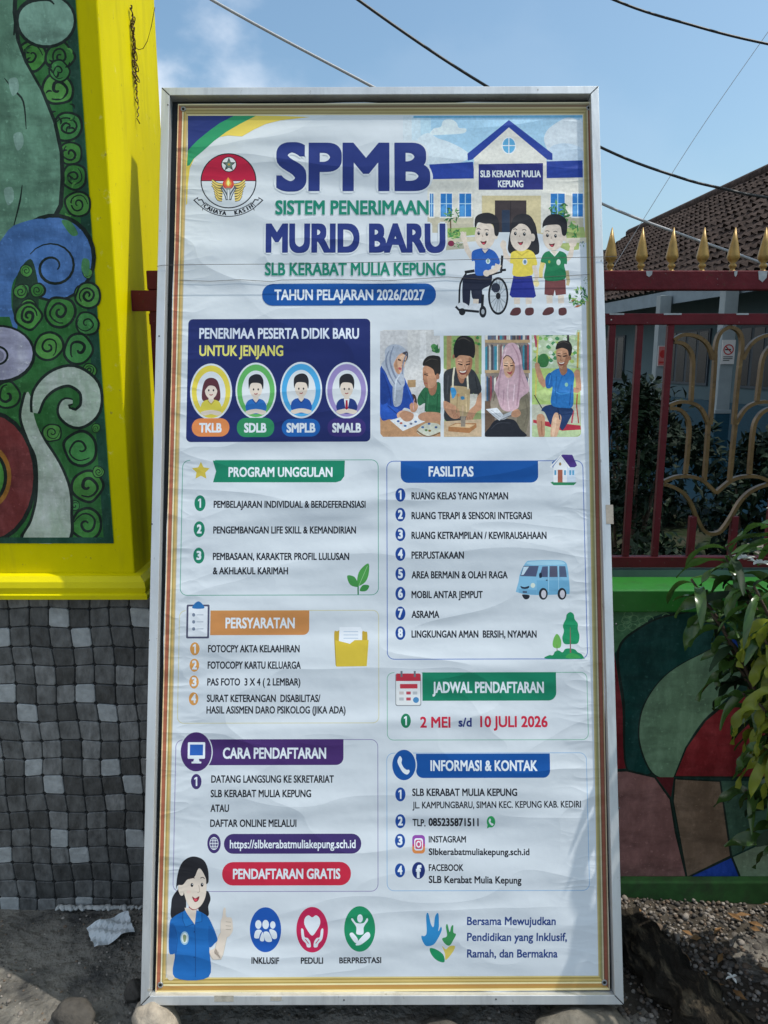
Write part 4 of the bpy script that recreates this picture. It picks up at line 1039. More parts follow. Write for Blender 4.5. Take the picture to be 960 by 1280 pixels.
# --- school picture with three children
A = A_(0, soft_ink).frame(530, 140, 4.571)
for x0, h in ((-120, 'c2cdd6'), (-70, 'bccfdc'), (-20, 'b0cde0'), (40, '9fc4de')):
    A.poly([(x0, 22), (905, 20), (908, 300), (x0, 300)], h)
A.poly([(-60, 22), (905, 18), (905, 32), (-60, 34)], '6aa5c8')
A.blob([(40, 130), (55, 95), (95, 85), (110, 50), (150, 40), (185, 60), (200, 90), (240, 95), (230, 120), (150, 128)], 'cdd9e2')
A.blob([(-60, 250), (-40, 160), (20, 120), (80, 150), (140, 170), (220, 210), (260, 250), (200, 290), (0, 295)], 'c6d3de')
A.blob([(690, 180), (700, 110), (760, 60), (820, 32), (880, 45), (903, 60), (903, 290), (760, 280)], 'cbd4de')
A.blob([(700, 240), (740, 190), (820, 180), (900, 210), (903, 295), (730, 295)], 'b9cadb')
A.poly([(20, 378), (290, 375), (290, 690), (20, 690)], 'cfcdc6'); A.poly([(700, 375), (908, 372), (910, 690), (700, 690)], 'cfcdc6')
A.poly([(30, 300), (280, 285), (290, 380), (40, 384)], '24409a'); A.poly([(700, 282), (906, 276), (908, 374), (700, 378)], '24409a')
A.poly([(20, 600), (290, 600), (290, 690), (20, 690)], 'bdb6a2'); A.poly([(700, 600), (910, 600), (912, 690), (700, 690)], 'bdb6a2')
A.poly([(285, 250), (485, 85), (700, 250), (702, 690), (283, 690)], 'd3d1cb')
A.poly([(302, 700), (302, 470), (680, 470), (680, 700)], 'c4b898'); A.poly([(296, 448), (684, 448), (684, 478), (296, 478)], 'd8d6d0')
A.poly([(335, 478), (670, 478), (670, 690), (335, 690)], 'cbbd96')
A.poly([(283, 450), (330, 450), (330, 690), (283, 690)], 'd2d0ca'); A.poly([(668, 450), (704, 450), (704, 690), (668, 690)], 'd2d0ca')
A.poly([(405, 505), (585, 505), (585, 760), (405, 760)], '3d3436'); A.poly([(445, 560), (490, 560), (490, 720), (445, 720)], '27364e')
A.line([(495, 510), (495, 755)], 4, '252024')
A.poly([(248, 238), (485, 46), (734, 238), (734, 275), (704, 272), (485, 88), (276, 272), (250, 278)], '24409a')
A.ell(485, 192, 42, 50, 'dfe4e8', 24); A.ell(485, 192, 36, 44, '5fa8d4', 24); A.line([(485, 148), (485, 236)], 5, 'dfe4e8'); A.line([(449, 192), (521, 192)], 5, 'dfe4e8')
A.poly([(306, 290), (684, 290), (684, 452), (306, 452)], 'd5d3cd'); A.poly([(312, 298), (680, 292), (680, 444), (312, 445)], '252c78')
A.text('SLB KERABAT MULIA', 322, 668, 334, 373, WT, .035); A.text('KEPUNG', 423, 568, 391, 430, WT, .035)
for x, w_ in ((34, 20), (95, 65), (202, 68), (724, 80), (848, 60)):
    A.poly([(x-6, 458), (x+w_+6, 458), (x+w_+6, 606), (x-6, 606)], 'd9d8d4'); A.poly([(x, 466), (x+w_, 466), (x+w_, 598), (x, 598)], '2d78c0')
    A.line([(x+w_/2, 466), (x+w_/2, 598)], 5, 'a8cbe2'); A.line([(x, 524), (x+w_, 524)], 5, 'a8cbe2')
    A.poly([(x+4, 540), (x+w_*.4, 530), (x+w_*.4, 596), (x+4, 596)], '4f94d0')
# garden and path
A.frame(550, 250, 5.333)
A.poly([(40, 190), (250, 180), (250, 250), (40, 255)], '9fb46e'); A.poly([(830, 190), (960, 180), (975, 270), (835, 260)], 'a9b872')
A.poly([(40, 255), (380, 215), (600, 215), (850, 255), (975, 262), (985, 640), (905, 900), (-40, 905), (-60, 560), (35, 520), (45, 300)], ink(W))
A.poly([(40, 250), (240, 245), (240, 275), (40, 290)], 'c3bca6'); A.poly([(40, 290), (160, 285), (160, 325), (40, 335)], 'a9a796')
A.poly([(830, 255), (975, 250), (975, 285), (838, 290)], 'cfcab8'); A.poly([(750, 290), (930, 285), (925, 330), (850, 340)], '9fae6c')
def shrub(x, y, rx, ry, n, cols, seed):
    q = random.Random(seed)
    for k in range(n):
        a = q.uniform(0, 6.28); r = q.random()**.5; cx = x+rx*r*math.cos(a); cy = y+ry*r*math.sin(a); s_ = q.uniform(.12, .26)*rx; an = q.uniform(0, 6.28)
        A.poly([(cx+s_*1.6*math.cos(an), cy+s_*1.6*math.sin(an)), (cx+s_*.5*math.cos(an+1.6), cy+s_*.5*math.sin(an+1.6)), (cx-s_*1.6*math.cos(an), cy-s_*1.6*math.sin(an)), (cx+s_*.5*math.cos(an-1.6), cy+s_*.5*math.sin(an-1.6))], q.choice(cols))
G3 = ['4d8a4e', '35703f', '6ba05a', '2c5f3a']
A.line([(70, 130), (72, 235)], 9, '6d5a44'); shrub(78, 100, 50, 48, 30, G3, 1); shrub(75, 225, 60, 34, 26, G3+['8fb45c'], 2)
A.ell(74, 290, 22, 20, '7d2b48', 12); shrub(120, 300, 30, 18, 10, G3, 3)
A.line([(790, 90), (792, 235)], 9, '6d5a44'); shrub(795, 80, 66, 70, 44, G3, 4); shrub(860, 190, 70, 60, 36, ['8fb45c', 'a9bf66', '6ba05a', '4d8a4e'], 5); shrub(945, 295, 26, 18, 8, ['3b5f86', '4d8a4e'], 6)
shrub(920, 650, 62, 70, 42, G3+['8fb45c', 'a8643c'], 7); shrub(975, 530, 18, 40, 12, G3, 8)
# boy in wheelchair
def face(cx, cy, rx, ry, skin=SK):
    A.ell(cx, cy, rx, ry, skin, 26)
def eyes(x1, y1, x2, y2, s_, mx, my, mw):
    for x, y in ((x1, y1), (x2, y2)):
        A.ell(x, y, s_, s_*1.35, '20242a', 12); A.ell(x+s_*.25, y-s_*.45, s_*.3, s_*.4, 'dfe2e4', 8); A.line([(x-s_*1.6, y-s_*3.0), (x, y-s_*3.5), (x+s_*1.4, y-s_*2.8)], s_*.5, '3a3234', 3)
    A.blob([(mx-mw, my-mw*.35), (mx, my-mw*.2), (mx+mw, my-mw*.5), (mx+mw*.7, my+mw*.5), (mx, my+mw*.85), (mx-mw*.6, my+mw*.4)], '5e2228'); A.blob([(mx-mw*.5, my+mw*.3), (mx, my+mw*.15), (mx+mw*.55, my+mw*.25), (mx, my+mw*.7)], 'cf4a5e')
    A.line([((x1+x2)/2+2, y1+s_), ((x1+x2)/2-4, y1+s_*2.2), ((x1+x2)/2+3, y1+s_*2.4)], s_*.35, '9a8478', 3)
A.line([(415, 370), (408, 480), (330, 500)], 16, '1e2026'); A.line([(440, 465), (400, 470)], 16, '1e2026'); A.line([(165, 482), (230, 472)], 20, '1e2026'); A.line([(175, 490), (135, 560), (128, 690)], 12, '1e2026', 3)
A.line([(215, 390), (180, 330), (160, 255)], [30, 34, 26], SK); A.blob([(135, 235), (148, 210), (160, 218), (172, 232), (178, 262), (160, 280), (142, 262)], SK); 
for k in range(4): A.line([(148+8*k, 245), (138+11*k, 212)], 7, SK)
A.blob([(175, 500), (330, 490), (345, 540), (330, 570), (280, 600), (285, 655), (220, 660), (205, 600), (195, 700), (155, 700), (150, 560)], '22263a')
A.blob([(215, 345), (260, 325), (310, 322), (365, 345), (400, 410), (380, 440), (345, 440), (330, 490), (240, 500), (232, 410), (212, 405)], '2a5fb4')
A.poly([(278, 330), (300, 355), (325, 328)], SK); A.line([(275, 330), (300, 360), (330, 326)], 8, '1e4a94')
A.line([(390, 430), (370, 465), (310, 490)], [44, 36, 30], SK, 3); A.ell(310, 488, 22, 22, SK, 14); A.ell(320, 408, 15, 18, 'c2d4dc', 14); A.ell(320, 408, 8, 10, '8fae9a', 10)
face(300, 235, 68, 92); A.ell(372, 240, 14, 22, SK, 12)
A.blob([(232, 180), (235, 120), (270, 92), (330, 86), (380, 115), (395, 170), (388, 235), (365, 232), (352, 165), (300, 158), (255, 150), (240, 180)], HAIR)
eyes(258, 222, 312, 228, 9, 290, 282, 20)
A.line([(255, 600), (262, 690)], 50, '262a3e'); A.line([(240, 660), (238, 700)], 36, SK)
A.blob([(110, 700), (145, 682), (185, 700), (180, 718), (115, 716)], 'c8ccd4'); A.blob([(180, 712), (225, 690), (262, 698), (250, 728), (185, 728)], 'c8ccd4')
A.line([(105, 710), (125, 732), (260, 745)], 16, '1e2026'); A.line([(285, 630), (280, 740)], 18, '1e2026'); A.ell(148, 745, 22, 24, '1e2026', 16); A.ell(286, 745, 24, 40, '1e2026', 18); A.ell(286, 745, 11, 18, 'a2a8b0', 12)
A.ell(388, 640, 68, 126, '1c1e24', 34); A.ell(388, 640, 55, 110, 'b9c0c8', 34)
for k in range(14): A.line([(388, 640), (388+54*math.cos(R(k*25.7)), 640+108*math.sin(R(k*25.7)))], 2.5, '5c6470')
A.ell(388, 640, 16, 22, '1c1e24', 14); A.ell(372, 585, 30, 32, '2c3040', 14)
# girl
A.blob([(470, 200), (455, 290), (455, 340), (490, 362), (640, 366), (662, 320), (650, 240), (630, 150), (560, 100), (500, 110)], HAIR)
A.line([(480, 410), (440, 375), (425, 310)], [30, 34, 24], SK); A.blob([(402, 290), (418, 268), (440, 280), (440, 310), (420, 330), (404, 312)], SK)
A.line([(620, 430), (645, 500), (640, 560)], [34, 28, 24], SK); A.blob([(622, 540), (650, 535), (662, 560), (645, 580), (626, 565)], 'dccd9a')
A.poly([(490, 505), (612, 505), (640, 640), (625, 652), (480, 650), (463, 632)], '26308c')
A.blob([(478, 350), (520, 335), (590, 332), (630, 360), (648, 430), (615, 440), (612, 500), (490, 505), (488, 430), (468, 420), (470, 380)], 'd9c552')
A.line([(505, 340), (545, 370), (590, 338)], 10, 'c4ae44'); A.ell(566, 412, 16, 22, 'c8d2dc', 14); A.ell(566, 412, 10, 14, '6a86a4', 12)
for x in (492, 570): A.poly([(x, 652), (x+42, 652), (x+40, 725), (x+4, 725)], SK); A.poly([(x+2, 695), (x+42, 692), (x+42, 726), (x+2, 726)], 'ccd0d6')
A.blob([(466, 758), (490, 722), (530, 718), (540, 745), (520, 768), (480, 770)], '5a3436'); A.blob([(566, 740), (580, 720), (620, 720), (624, 755), (600, 770), (572, 765)], '5a3436')
face(540, 250, 72, 92); A.ell(618, 250, 16, 26, SK, 14)
A.blob([(470, 190), (490, 120), (545, 92), (600, 105), (632, 160), (636, 225), (618, 215), (560, 150), (535, 140), (520, 165), (480, 195)], HAIR)
eyes(502, 224, 562, 228, 9, 536, 286, 18)
# boy in green
A.line([(842, 400), (870, 370), (885, 290)], [32, 34, 26], SK); A.blob([(860, 275), (872, 262), (892, 252), (912, 272), (905, 305), (880, 315), (862, 300)], SK)
A.line([(690, 400), (672, 470), (672, 520)], [34, 28, 24], 'dcc87e'); A.line([(845, 470), (855, 540), (850, 570)], [26, 24, 20], 'b8a882')
A.poly([(700, 530), (836, 530), (840, 628), (772, 636), (765, 600), (755, 640), (696, 630)], '6d3a3c')
A.blob([(690, 360), (725, 340), (790, 338), (840, 362), (846, 425), (828, 432), (834, 525), (700, 532), (706, 430), (672, 412)], '1f7a50')
A.poly([(735, 338), (765, 372), (790, 338)], SK); A.line([(732, 340), (764, 374), (792, 340)], 7, 'd6dad6'); A.ell(790, 415, 14, 20, 'c4d4cc', 14); A.ell(728, 412, 8, 10, '9aa845', 10)
for x in (708, 785): A.poly([(x, 636), (x+42, 634), (x+42, 725), (x+6, 725)], SK); A.poly([(x+2, 690), (x+44, 688), (x+44, 728), (x+4, 728)], 'ccd0d6')
A.blob([(684, 752), (710, 720), (752, 716), (758, 745), (730, 765), (690, 768)], '5a3436'); A.blob([(790, 735), (802, 720), (838, 720), (844, 755), (820, 770), (794, 765)], '5a3436')
face(755, 245, 70, 92); A.ell(830, 250, 14, 24, SK, 12)
A.blob([(684, 185), (690, 140), (730, 100), (790, 96), (840, 130), (848, 190), (838, 235), (815, 232), (800, 172), (750, 165), (700, 172)], HAIR)
eyes(716, 236, 770, 240, 9, 745, 298, 19)
A.build('school_picture', banner)
# --- titles
A = A_(60).frame()
HAL = (W, .07)
A.text('SPMB', 345, 538, 178.5, 239, NAVY, .047, halo=(W, .11), res=8)
A.text('SISTEM PENERIMAAN', 344, 536, 250.5, 268.5, GRN, .04, halo=HAL)
A.text('MURID BARU', 332, 557, 279.5, 316, NAVY, .046, halo=(W, .12), res=6)
A.text('SLB KERABAT MULIA KEPUNG', 331, 557, 328.3, 344.5, GRN, .035, halo=HAL, y1=344.5)
A.rr(328, 355, 545, 381.5, 13, BLU); A.text('TAHUN PELAJARAN 2026/2027', 343, 531, 362, 375.3, WT, .03)
A.build('title_lettering', banner)
# --- admission level panel
A = A_(0).frame()
A.rr(235.5, 399, 463, 552, 6, '202b66'); A.frame(200, 380, 3.4286)
A.text('PENERIMAA PESERTA DIDIK BARU', 168, 853, 103, 149, 'ccd3e2', .03); A.text('UNTUK JENJANG', 168, 528, 177, 223, 'd3cd6e', .03)
def avatar(cx, cy, ring, coat, girl=False, tie=False, w_=1.0):
    A.ell(cx, cy, 90*w_, 121, 'ccd2da', 40); A.ell(cx, cy, 83*w_, 113, ring, 40); A.ell(cx, cy+3, 62*w_, 90, 'cdd2d8', 36)
    y = cy
    if girl: A.blob([(cx-40, y+10), (cx-28, y-45), (cx, y-60), (cx+28, y-45), (cx+40, y+10), (cx+30, y+42), (cx-30, y+42)], '5a3038')
    A.blob([(cx-40, y+85), (cx-42, y+55), (cx-22, y+36), (cx+22, y+36), (cx+42, y+55), (cx+42, y+85), (cx, y+100)], coat)
    A.blob([(cx-44, y+88), (cx, y+78), (cx+44, y+88), (cx+30, y+102), (cx, y+96), (cx-30, y+102)], SK)
    A.poly([(cx-10, y+20), (cx+10, y+20), (cx+12, y+40), (cx, y+50), (cx-12, y+40)], SK)
    if tie: A.poly([(cx-12, y+38), (cx+12, y+38), (cx+4, y+85), (cx-4, y+85)], 'd5d9de'); A.poly([(cx-4, y+42), (cx+4, y+42), (cx+6, y+78), (cx, y+84), (cx-6, y+78)], 'a02038')
    else: A.line([(cx-14, y+38), (cx, y+54), (cx+14, y+38)], 5, '1c3f86' if not girl else 'b5a040')
    A.ell(cx, y-8, 27, 38, SK, 20)
    if girl: A.blob([(cx-30, y), (cx-26, y-42), (cx, y-56), (cx+26, y-42), (cx+30, y), (cx+16, y-22), (cx-8, y-26), (cx-22, y-12)], '5a3038')
    else: A.blob([(cx-30, y-8), (cx-30, y-52), (cx-8, y-70), (cx+18, y-68), (cx+32, y-44), (cx+30, y-6), (cx+20, y-30), (cx-12, y-34), (cx-24, y-26)], HAIR)
    for sx in (-10, 10): A.ell(cx+sx, y-6, 3.5, 5, '22262c', 8)
    A.line([(cx-7, y+12), (cx, y+15), (cx+7, y+11)], 4, '9c3a40')
avatar(219, 376, 'd8c64e', 'd2c44c', girl=True); avatar(411, 372, '62b061', '2a6cb8', w_=.97); avatar(605, 369, '4aa2d8', '2456a8', w_=1.0); avatar(800, 370, '9586bc', '233878', tie=True)
for x0, x1, y0, y1, h, t, a_, b_ in ((137, 297, 490, 568, 'd9854e', 'TKLB', 167, 264), (330, 489, 488, 570, '2f8a5c', 'SDLB', 360, 456), (522, 686, 492, 568, '1f62b0', 'SMPLB', 542, 666), (718, 882, 490, 568, '3b2f74', 'SMALB', 738, 862)):
    A.rr(x0, y0, x1, y1, 38, h); A.text(t, a_, b_, 510, 551, WT, .045)
A.build('level_panel', banner)
# --- four photo prints
def round_img(x0, y0, x1, y1, h, cor=(0, 0, 0, 0)):
    o = A.fr; A.frame(); A.rr(x0, y0, x1, y1, 6, h, cor); A.fr = o; A.clip = (x0, y0, x1, y1)
SKN = 'b98a6e'; SKD = '9a6c54'; SKL = 'cfa58a'
# teacher and boy drawing
A = A_(0, photo_ink); round_img(475, 412.5, 551, 546, 'c4c3c4', (1, 0, 0, 1)); A.frame(470, 405, 6.857)
A.poly([(35, 60), (270, 55), (270, 330), (35, 330)], 'bcbcc0'); A.poly([(380, 55), (430, 55), (430, 330), (370, 330)], 'cfced0'); A.poly([(270, 480), (340, 478), (340, 540), (270, 545)], 'a88a66')
for k in range(9): A.blob([(470+k*9, 190+(k*37) % 60), (500+k*6, 170+(k*29) % 70), (530, 200+k*6), (500, 240)], G3[k % 4])
A.poly([(34, 800), (200, 790), (552, 830), (553, 965), (60, 968), (38, 940)], 'b98e6a')
A.blob([(300, 610), (340, 615), (350, 700), (300, 720)], '4a3630')
A.blob([(36, 380), (110, 400), (220, 430), (270, 520), (320, 640), (330, 740), (240, 720), (200, 800), (120, 815), (36, 790)], '24489c'); A.blob([(36, 640), (120, 700), (200, 740), (190, 810), (110, 815), (36, 790)], '2a56b4'); A.blob([(40, 430), (80, 450), (110, 640), (60, 690), (38, 650)], '1d3c86')
A.blob([(150, 500), (230, 480), (225, 640), (200, 700), (150, 690)], '9aa2b2')
A.blob([(45, 350), (75, 300), (80, 220), (130, 178), (200, 180), (255, 220), (272, 260), (250, 320), (240, 430), (245, 520), (190, 570), (130, 520), (85, 420)], 'a6aebe')
A.line([(150, 190), (120, 300), (150, 420), (210, 520)], [8, 14, 16, 10], '8089a0', 5); A.line([(110, 230), (85, 320), (120, 440), (170, 530)], [6, 14, 14, 8], '7c859c', 5); A.line([(200, 440), (170, 500), (160, 660)], [10, 14, 10], 'bcc3d0', 4)
A.blob([(160, 320), (190, 270), (230, 245), (262, 240), (268, 275), (255, 320), (235, 380), (195, 430), (165, 400), (150, 350)], SKL); A.blob([(225, 250), (268, 235), (274, 285), (255, 320), (262, 275)], '4a4650'); A.line([(190, 300), (215, 310)], 6, '4a302a'); A.line([(235, 310), (252, 312)], 5, '4a302a'); A.line([(190, 378), (215, 385)], 7, 'a84a50')
A.blob([(355, 640), (400, 560), (450, 530), (553, 510), (553, 760), (430, 755), (420, 680), (370, 700)], '2c6644'); A.line([(430, 580), (420, 750)], 8, '21523a'); A.line([(470, 590), (500, 640), (540, 590)], 6, '3d7c56')
A.blob([(450, 540), (520, 500), (510, 590), (470, 610)], SKD)
A.blob([(402, 380), (440, 355), (500, 370), (525, 440), (510, 520), (470, 550), (425, 540), (408, 490)], SKN); A.blob([(402, 355), (410, 310), (450, 275), (510, 270), (553, 295), (553, 420), (510, 440), (490, 390), (440, 360)], '26221f'); A.ell(528, 450, 16, 26, SKD, 12)
A.line([(425, 435), (445, 440)], 5, '3a2620'); A.line([(415, 505), (440, 508)], 6, '94504a')
A.blob([(180, 770), (230, 740), (300, 760), (330, 800), (290, 830), (200, 820)], SKL); A.blob([(290, 690), (330, 670), (360, 700), (340, 750), (300, 750)], SKN)
A.poly([(120, 825), (350, 760), (420, 835), (230, 918)], 'd5d8dc'); A.blob([(360, 790), (420, 755), (553, 765), (553, 830), (400, 830)], SKN)
for x, y, h in ((190, 833, '3c5fa0'), (215, 850, 'b85a4a'), (250, 873, '2f5a9a'), (300, 855, '6a6f86'), (340, 838, '4a6a9a')): A.ell(x, y, 13, 9, h, 8)
A.blob([(350, 910), (430, 850), (540, 860), (553, 930), (460, 968), (380, 950)], 'c3c4b6'); A.line([(350, 915), (400, 950), (460, 965), (550, 930)], 12, '7a5a3c', 3)
for x, y, h in ((400, 885, '4a6a9a'), (455, 855, '3c5f9a'), (430, 910, '5a7a4a'), (515, 885, '3f5a8a'), (460, 915, '8a6a2c')): A.ell(x, y, 13, 10, h, 8)
A.blob([(200, 780), (250, 745), (320, 770), (310, 820), (250, 835)], SKN); A.line([(330, 640), (318, 690), (325, 740)], 6, 'd0a2a6')
A.blob([(160, 330), (180, 300), (185, 360), (205, 425), (180, 420), (158, 370)], 'b3876c'); A.blob([(205, 285), (240, 262), (250, 290), (225, 310)], 'dcb79e'); A.line([(188, 306), (214, 314)], 10, '33221f'); A.line([(234, 318), (254, 318)], 8, '33221f'); A.line([(222, 318), (232, 352), (218, 358)], 5, 'a5765c'); A.blob([(190, 376), (206, 372), (220, 384), (204, 394)], 'b0505a')
A.line([(225, 430), (235, 330), (262, 250)], [10, 12, 6], '7d869a', 4); A.line([(60, 420), (110, 560), (130, 700)], [8, 14, 8], '1a3680', 4); A.line([(250, 480), (290, 600), (320, 680)], [6, 12, 6], '3560bc', 4); A.line([(100, 700), (180, 770)], 9, '1c3c88')
A.blob([(402, 420), (425, 400), (440, 470), (445, 545), (420, 535), (406, 490)], 'a3755a'); A.line([(412, 432), (446, 440)], 9, '2c1c18'); A.line([(414, 420), (446, 424)], 5, '3a2a24'); A.line([(410, 440), (404, 478), (418, 484)], 5, '90624a'); A.line([(410, 506), (440, 510)], 8, '96504c'); A.line([(420, 330), (470, 300), (530, 310)], [3, 9, 4], '4a443e', 4)
A.line([(452, 600), (440, 740)], 6, '3f7e5a'); A.line([(530, 600), (520, 740)], 8, '1d5034'); A.line([(380, 600), (420, 660)], 7, '1f5236')
A.build('photo_print', banner, label='photo of a woman in a grey headscarf and a boy in green drawing at a table')
# boy at workbench
A = A_(0, photo_ink); round_img(554.3, 412.5, 602, 546, '8c9a68'); A.frame(470, 405, 6.857)
A.poly([(580, 52), (905, 52), (905, 430), (580, 430)], '8fa468'); A.poly([(606, 52), (650, 52), (640, 430), (606, 430)], 'a58a64'); A.poly([(845, 52), (880, 52), (880, 430), (850, 430)], '9c8c64')
for k in range(26):
    q = random.Random(k+50); x = q.uniform(660, 890); y = q.uniform(60, 260); A.blob([(x-16, y), (x, y-14), (x+16, y+2), (x, y+12)], q.choice(['6f9a4c', '4d8a44', 'a9bd7c', '3f7a44', 'c0cc9c']))
A.poly([(580, 380), (620, 400), (620, 470), (580, 470)], 'c8c6b8')
A.blob([(580, 430), (650, 380), (800, 380), (860, 430), (905, 560), (860, 620), (830, 600), (820, 820), (600, 830), (590, 690), (580, 600)], '34363a')
A.poly([(800, 600), (870, 600), (870, 700), (800, 790)], 'c2beb6')
A.blob([(640, 550), (660, 530), (790, 545), (805, 600), (800, 740), (780, 790), (700, 780), (640, 700)], 'b09a76'); A.line([(672, 370), (660, 460), (658, 550)], 15, 'cfc8b4'); A.line([(782, 430), (786, 500), (790, 560)], 15, 'cfc8b4')
A.blob([(640, 550), (672, 548), (690, 590), (660, 640), (645, 600)], '3f8ec4'); A.blob([(725, 625), (750, 620), (760, 640), (735, 650)], '3a7aa4'); A.ell(705, 610, 12, 14, 'c8824a', 10)
A.blob([(700, 430), (760, 430), (750, 500), (720, 500)], SKD)
A.blob([(682, 280), (720, 262), (800, 270), (825, 310), (815, 380), (780, 450), (740, 470), (705, 440), (685, 370)], SKN); A.blob([(668, 275), (668, 190), (700, 120), (760, 98), (830, 130), (850, 210), (838, 290), (800, 275), (720, 268), (690, 290)], '201e1e'); A.ell(664, 280, 10, 20, SKD, 10)
A.line([(710, 345), (740, 352)], 6, '3a2620'); A.line([(775, 352), (800, 345)], 6, '3a2620'); A.blob([(715, 400), (740, 405), (775, 398), (750, 425)], 'd8c0b8'); A.line([(755, 350), (760, 385)], 8, SKL)
A.blob([(580, 660), (640, 680), (700, 720), (722, 790), (690, 812), (640, 800), (580, 720)], SKN); A.blob([(905, 590), (905, 720), (860, 760), (820, 830), (780, 850), (770, 810), (800, 740), (850, 690), (870, 620)], SKN)
for k in range(4): A.line([(650+14*k, 740+10*k), (672+16*k, 806+2*k)], 5, SKD); A.line([(790+14*k, 800-8*k), (775+16*k, 852-4*k)], 5, SKD)
A.poly([(582, 835), (905, 815), (905, 966), (582, 966)], 'c2a98c'); A.poly([(620, 880), (680, 850), (860, 850), (862, 885), (800, 935), (620, 920)], 'a8754c'); A.poly([(625, 880), (690, 855), (850, 862), (800, 890)], 'd2b28c'); A.poly([(725, 790), (768, 790), (765, 880), (728, 880)], '8f8478'); A.line([(745, 700), (742, 790)], 14, 'b9a184')
A.blob([(795, 290), (825, 300), (818, 380), (780, 448), (770, 420), (795, 350)], '9c6c52'); A.blob([(700, 310), (730, 300), (735, 340), (705, 350)], 'cf9f82'); A.line([(704, 340), (742, 350)], 11, '2a1a16'); A.line([(770, 350), (806, 342)], 11, '2a1a16'); A.line([(700, 322), (740, 328)], 6, '3a2a24'); A.line([(772, 326), (808, 320)], 6, '3a2a24'); A.line([(757, 350), (768, 392), (748, 394)], 6, '8e5e46'); A.blob([(708, 398), (742, 404), (782, 394), (765, 430), (728, 432)], '7a3a36'); A.blob([(716, 402), (742, 407), (774, 399), (760, 415), (728, 416)], 'e0d2c8')
A.line([(700, 140), (750, 120), (810, 150)], [4, 12, 5], '48423e', 4); A.line([(620, 440), (610, 600)], 10, '44474c'); A.line([(850, 450), (870, 560)], 10, '24262a'); A.line([(700, 600), (690, 760)], 8, '98825e'); A.line([(770, 600), (776, 760)], 8, 'c9b48e')
A.build('photo_print', banner, label='photo of a boy in a dark shirt and apron working on a wooden block')
# girl reading
A = A_(0, photo_ink); round_img(606, 412.5, 662.5, 546, '8c8078'); A.frame(595, 405, 6.857)
for y0, y1 in ((52, 135), (170, 400), (440, 660)):
    q = random.Random(y0); x = 78
    while x < 460:
        w_ = q.uniform(9, 22); A.poly([(x, y0+q.uniform(0, 34)), (min(x+w_, 462), y0+q.uniform(0, 34)), (min(x+w_, 462), y1), (x, y1)], q.choice(['c4bfb8', '9a4a56', '5a6c86', '4a4a52', 'b5b0ac', '3f8aa0', '7a3a48', 'd0ccc4', '6b6670', '8a7a70', '2f5f86'])); x += w_+1
for y in (135, 395): A.poly([(76, y), (463, y), (463, y+26), (76, y+26)], 'b79b78')
A.poly([(76, 660), (160, 660), (160, 965), (76, 965)], '6a5648')
A.blob([(150, 570), (200, 600), (420, 580), (463, 620), (463, 940), (420, 950), (340, 850), (200, 800), (130, 700)], '8a7f72'); A.blob([(380, 640), (440, 600), (460, 760), (420, 940), (350, 860)], '77705f')
A.blob([(90, 966), (120, 880), (180, 820), (320, 820), (380, 900), (420, 967)], '22242c')
A.blob([(160, 540), (200, 420), (225, 270), (250, 190), (300, 160), (350, 180), (385, 260), (400, 380), (450, 520), (450, 580), (380, 640), (360, 720), (280, 750), (215, 720), (180, 620)], 'c2a2ae')
A.line([(310, 175), (365, 290), (375, 450), (350, 700)], [8, 16, 18, 12], 'ab8896', 6); A.line([(230, 330), (200, 480), (190, 620)], [8, 14, 8], 'ad8c9a', 5); A.line([(280, 480), (270, 600), (285, 740)], [6, 12, 8], 'd3b9c2', 5); A.line([(380, 420), (420, 540)], 12, 'b3929f'); A.line([(260, 200), (240, 290)], 10, 'd2b8c2')
A.blob([(232, 300), (262, 268), (300, 290), (330, 340), (330, 400), (300, 455), (260, 455), (238, 400)], SKL); A.line([(234, 300), (262, 270), (300, 288), (330, 340)], 8, '4c3a40', 4); A.line([(245, 352), (268, 358)], 6, '3a2620'); A.line([(295, 356), (318, 352)], 6, '3a2620'); A.blob([(265, 410), (290, 415), (310, 406), (290, 430)], 'b05058')
A.blob([(130, 640), (190, 650), (180, 720), (130, 730)], '968a7c'); A.poly([(84, 730), (180, 718), (235, 780), (200, 828), (150, 790)], 'c8ccd4'); A.poly([(200, 828), (240, 775), (340, 732), (335, 760), (250, 815)], 'b3b8c0'); A.line([(205, 825), (340, 765)], 6, '5c5a60'); A.blob([(310, 750), (360, 730), (385, 770), (350, 800), (305, 790)], SKN)
A.blob([(310, 320), (332, 350), (330, 405), (302, 452), (295, 420), (315, 370)], 'b08066'); A.blob([(245, 330), (275, 320), (275, 345), (248, 352)], 'dcb79e'); A.line([(240, 354), (272, 360)], 9, '33221f'); A.line([(292, 360), (322, 354)], 9, '33221f'); A.line([(242, 336), (272, 338)], 5, '4a342c'); A.line([(294, 338), (322, 334)], 5, '4a342c'); A.line([(280, 360), (276, 396), (290, 398)], 5, 'a5765c'); A.blob([(262, 408), (288, 414), (312, 404), (292, 434)], 'a8464e')
A.line([(240, 560), (230, 700)], 8, 'a88694'); A.line([(330, 520), (320, 660)], 8, 'd6bdc8'); A.line([(420, 640), (440, 760), (410, 880)], [5, 12, 6], '6a6254', 4); A.line([(160, 600), (150, 660)], 8, '6e6556'); A.line([(130, 900), (190, 850), (300, 850)], [4, 8, 4], '3c3e48', 4)
A.line([(110, 745), (200, 815)], 4, '9a9ea6'); A.line([(130, 738), (215, 800)], 4, '9a9ea6')
A.build('photo_print', banner, label='photo of a girl in a pink headscarf reading by bookshelves')
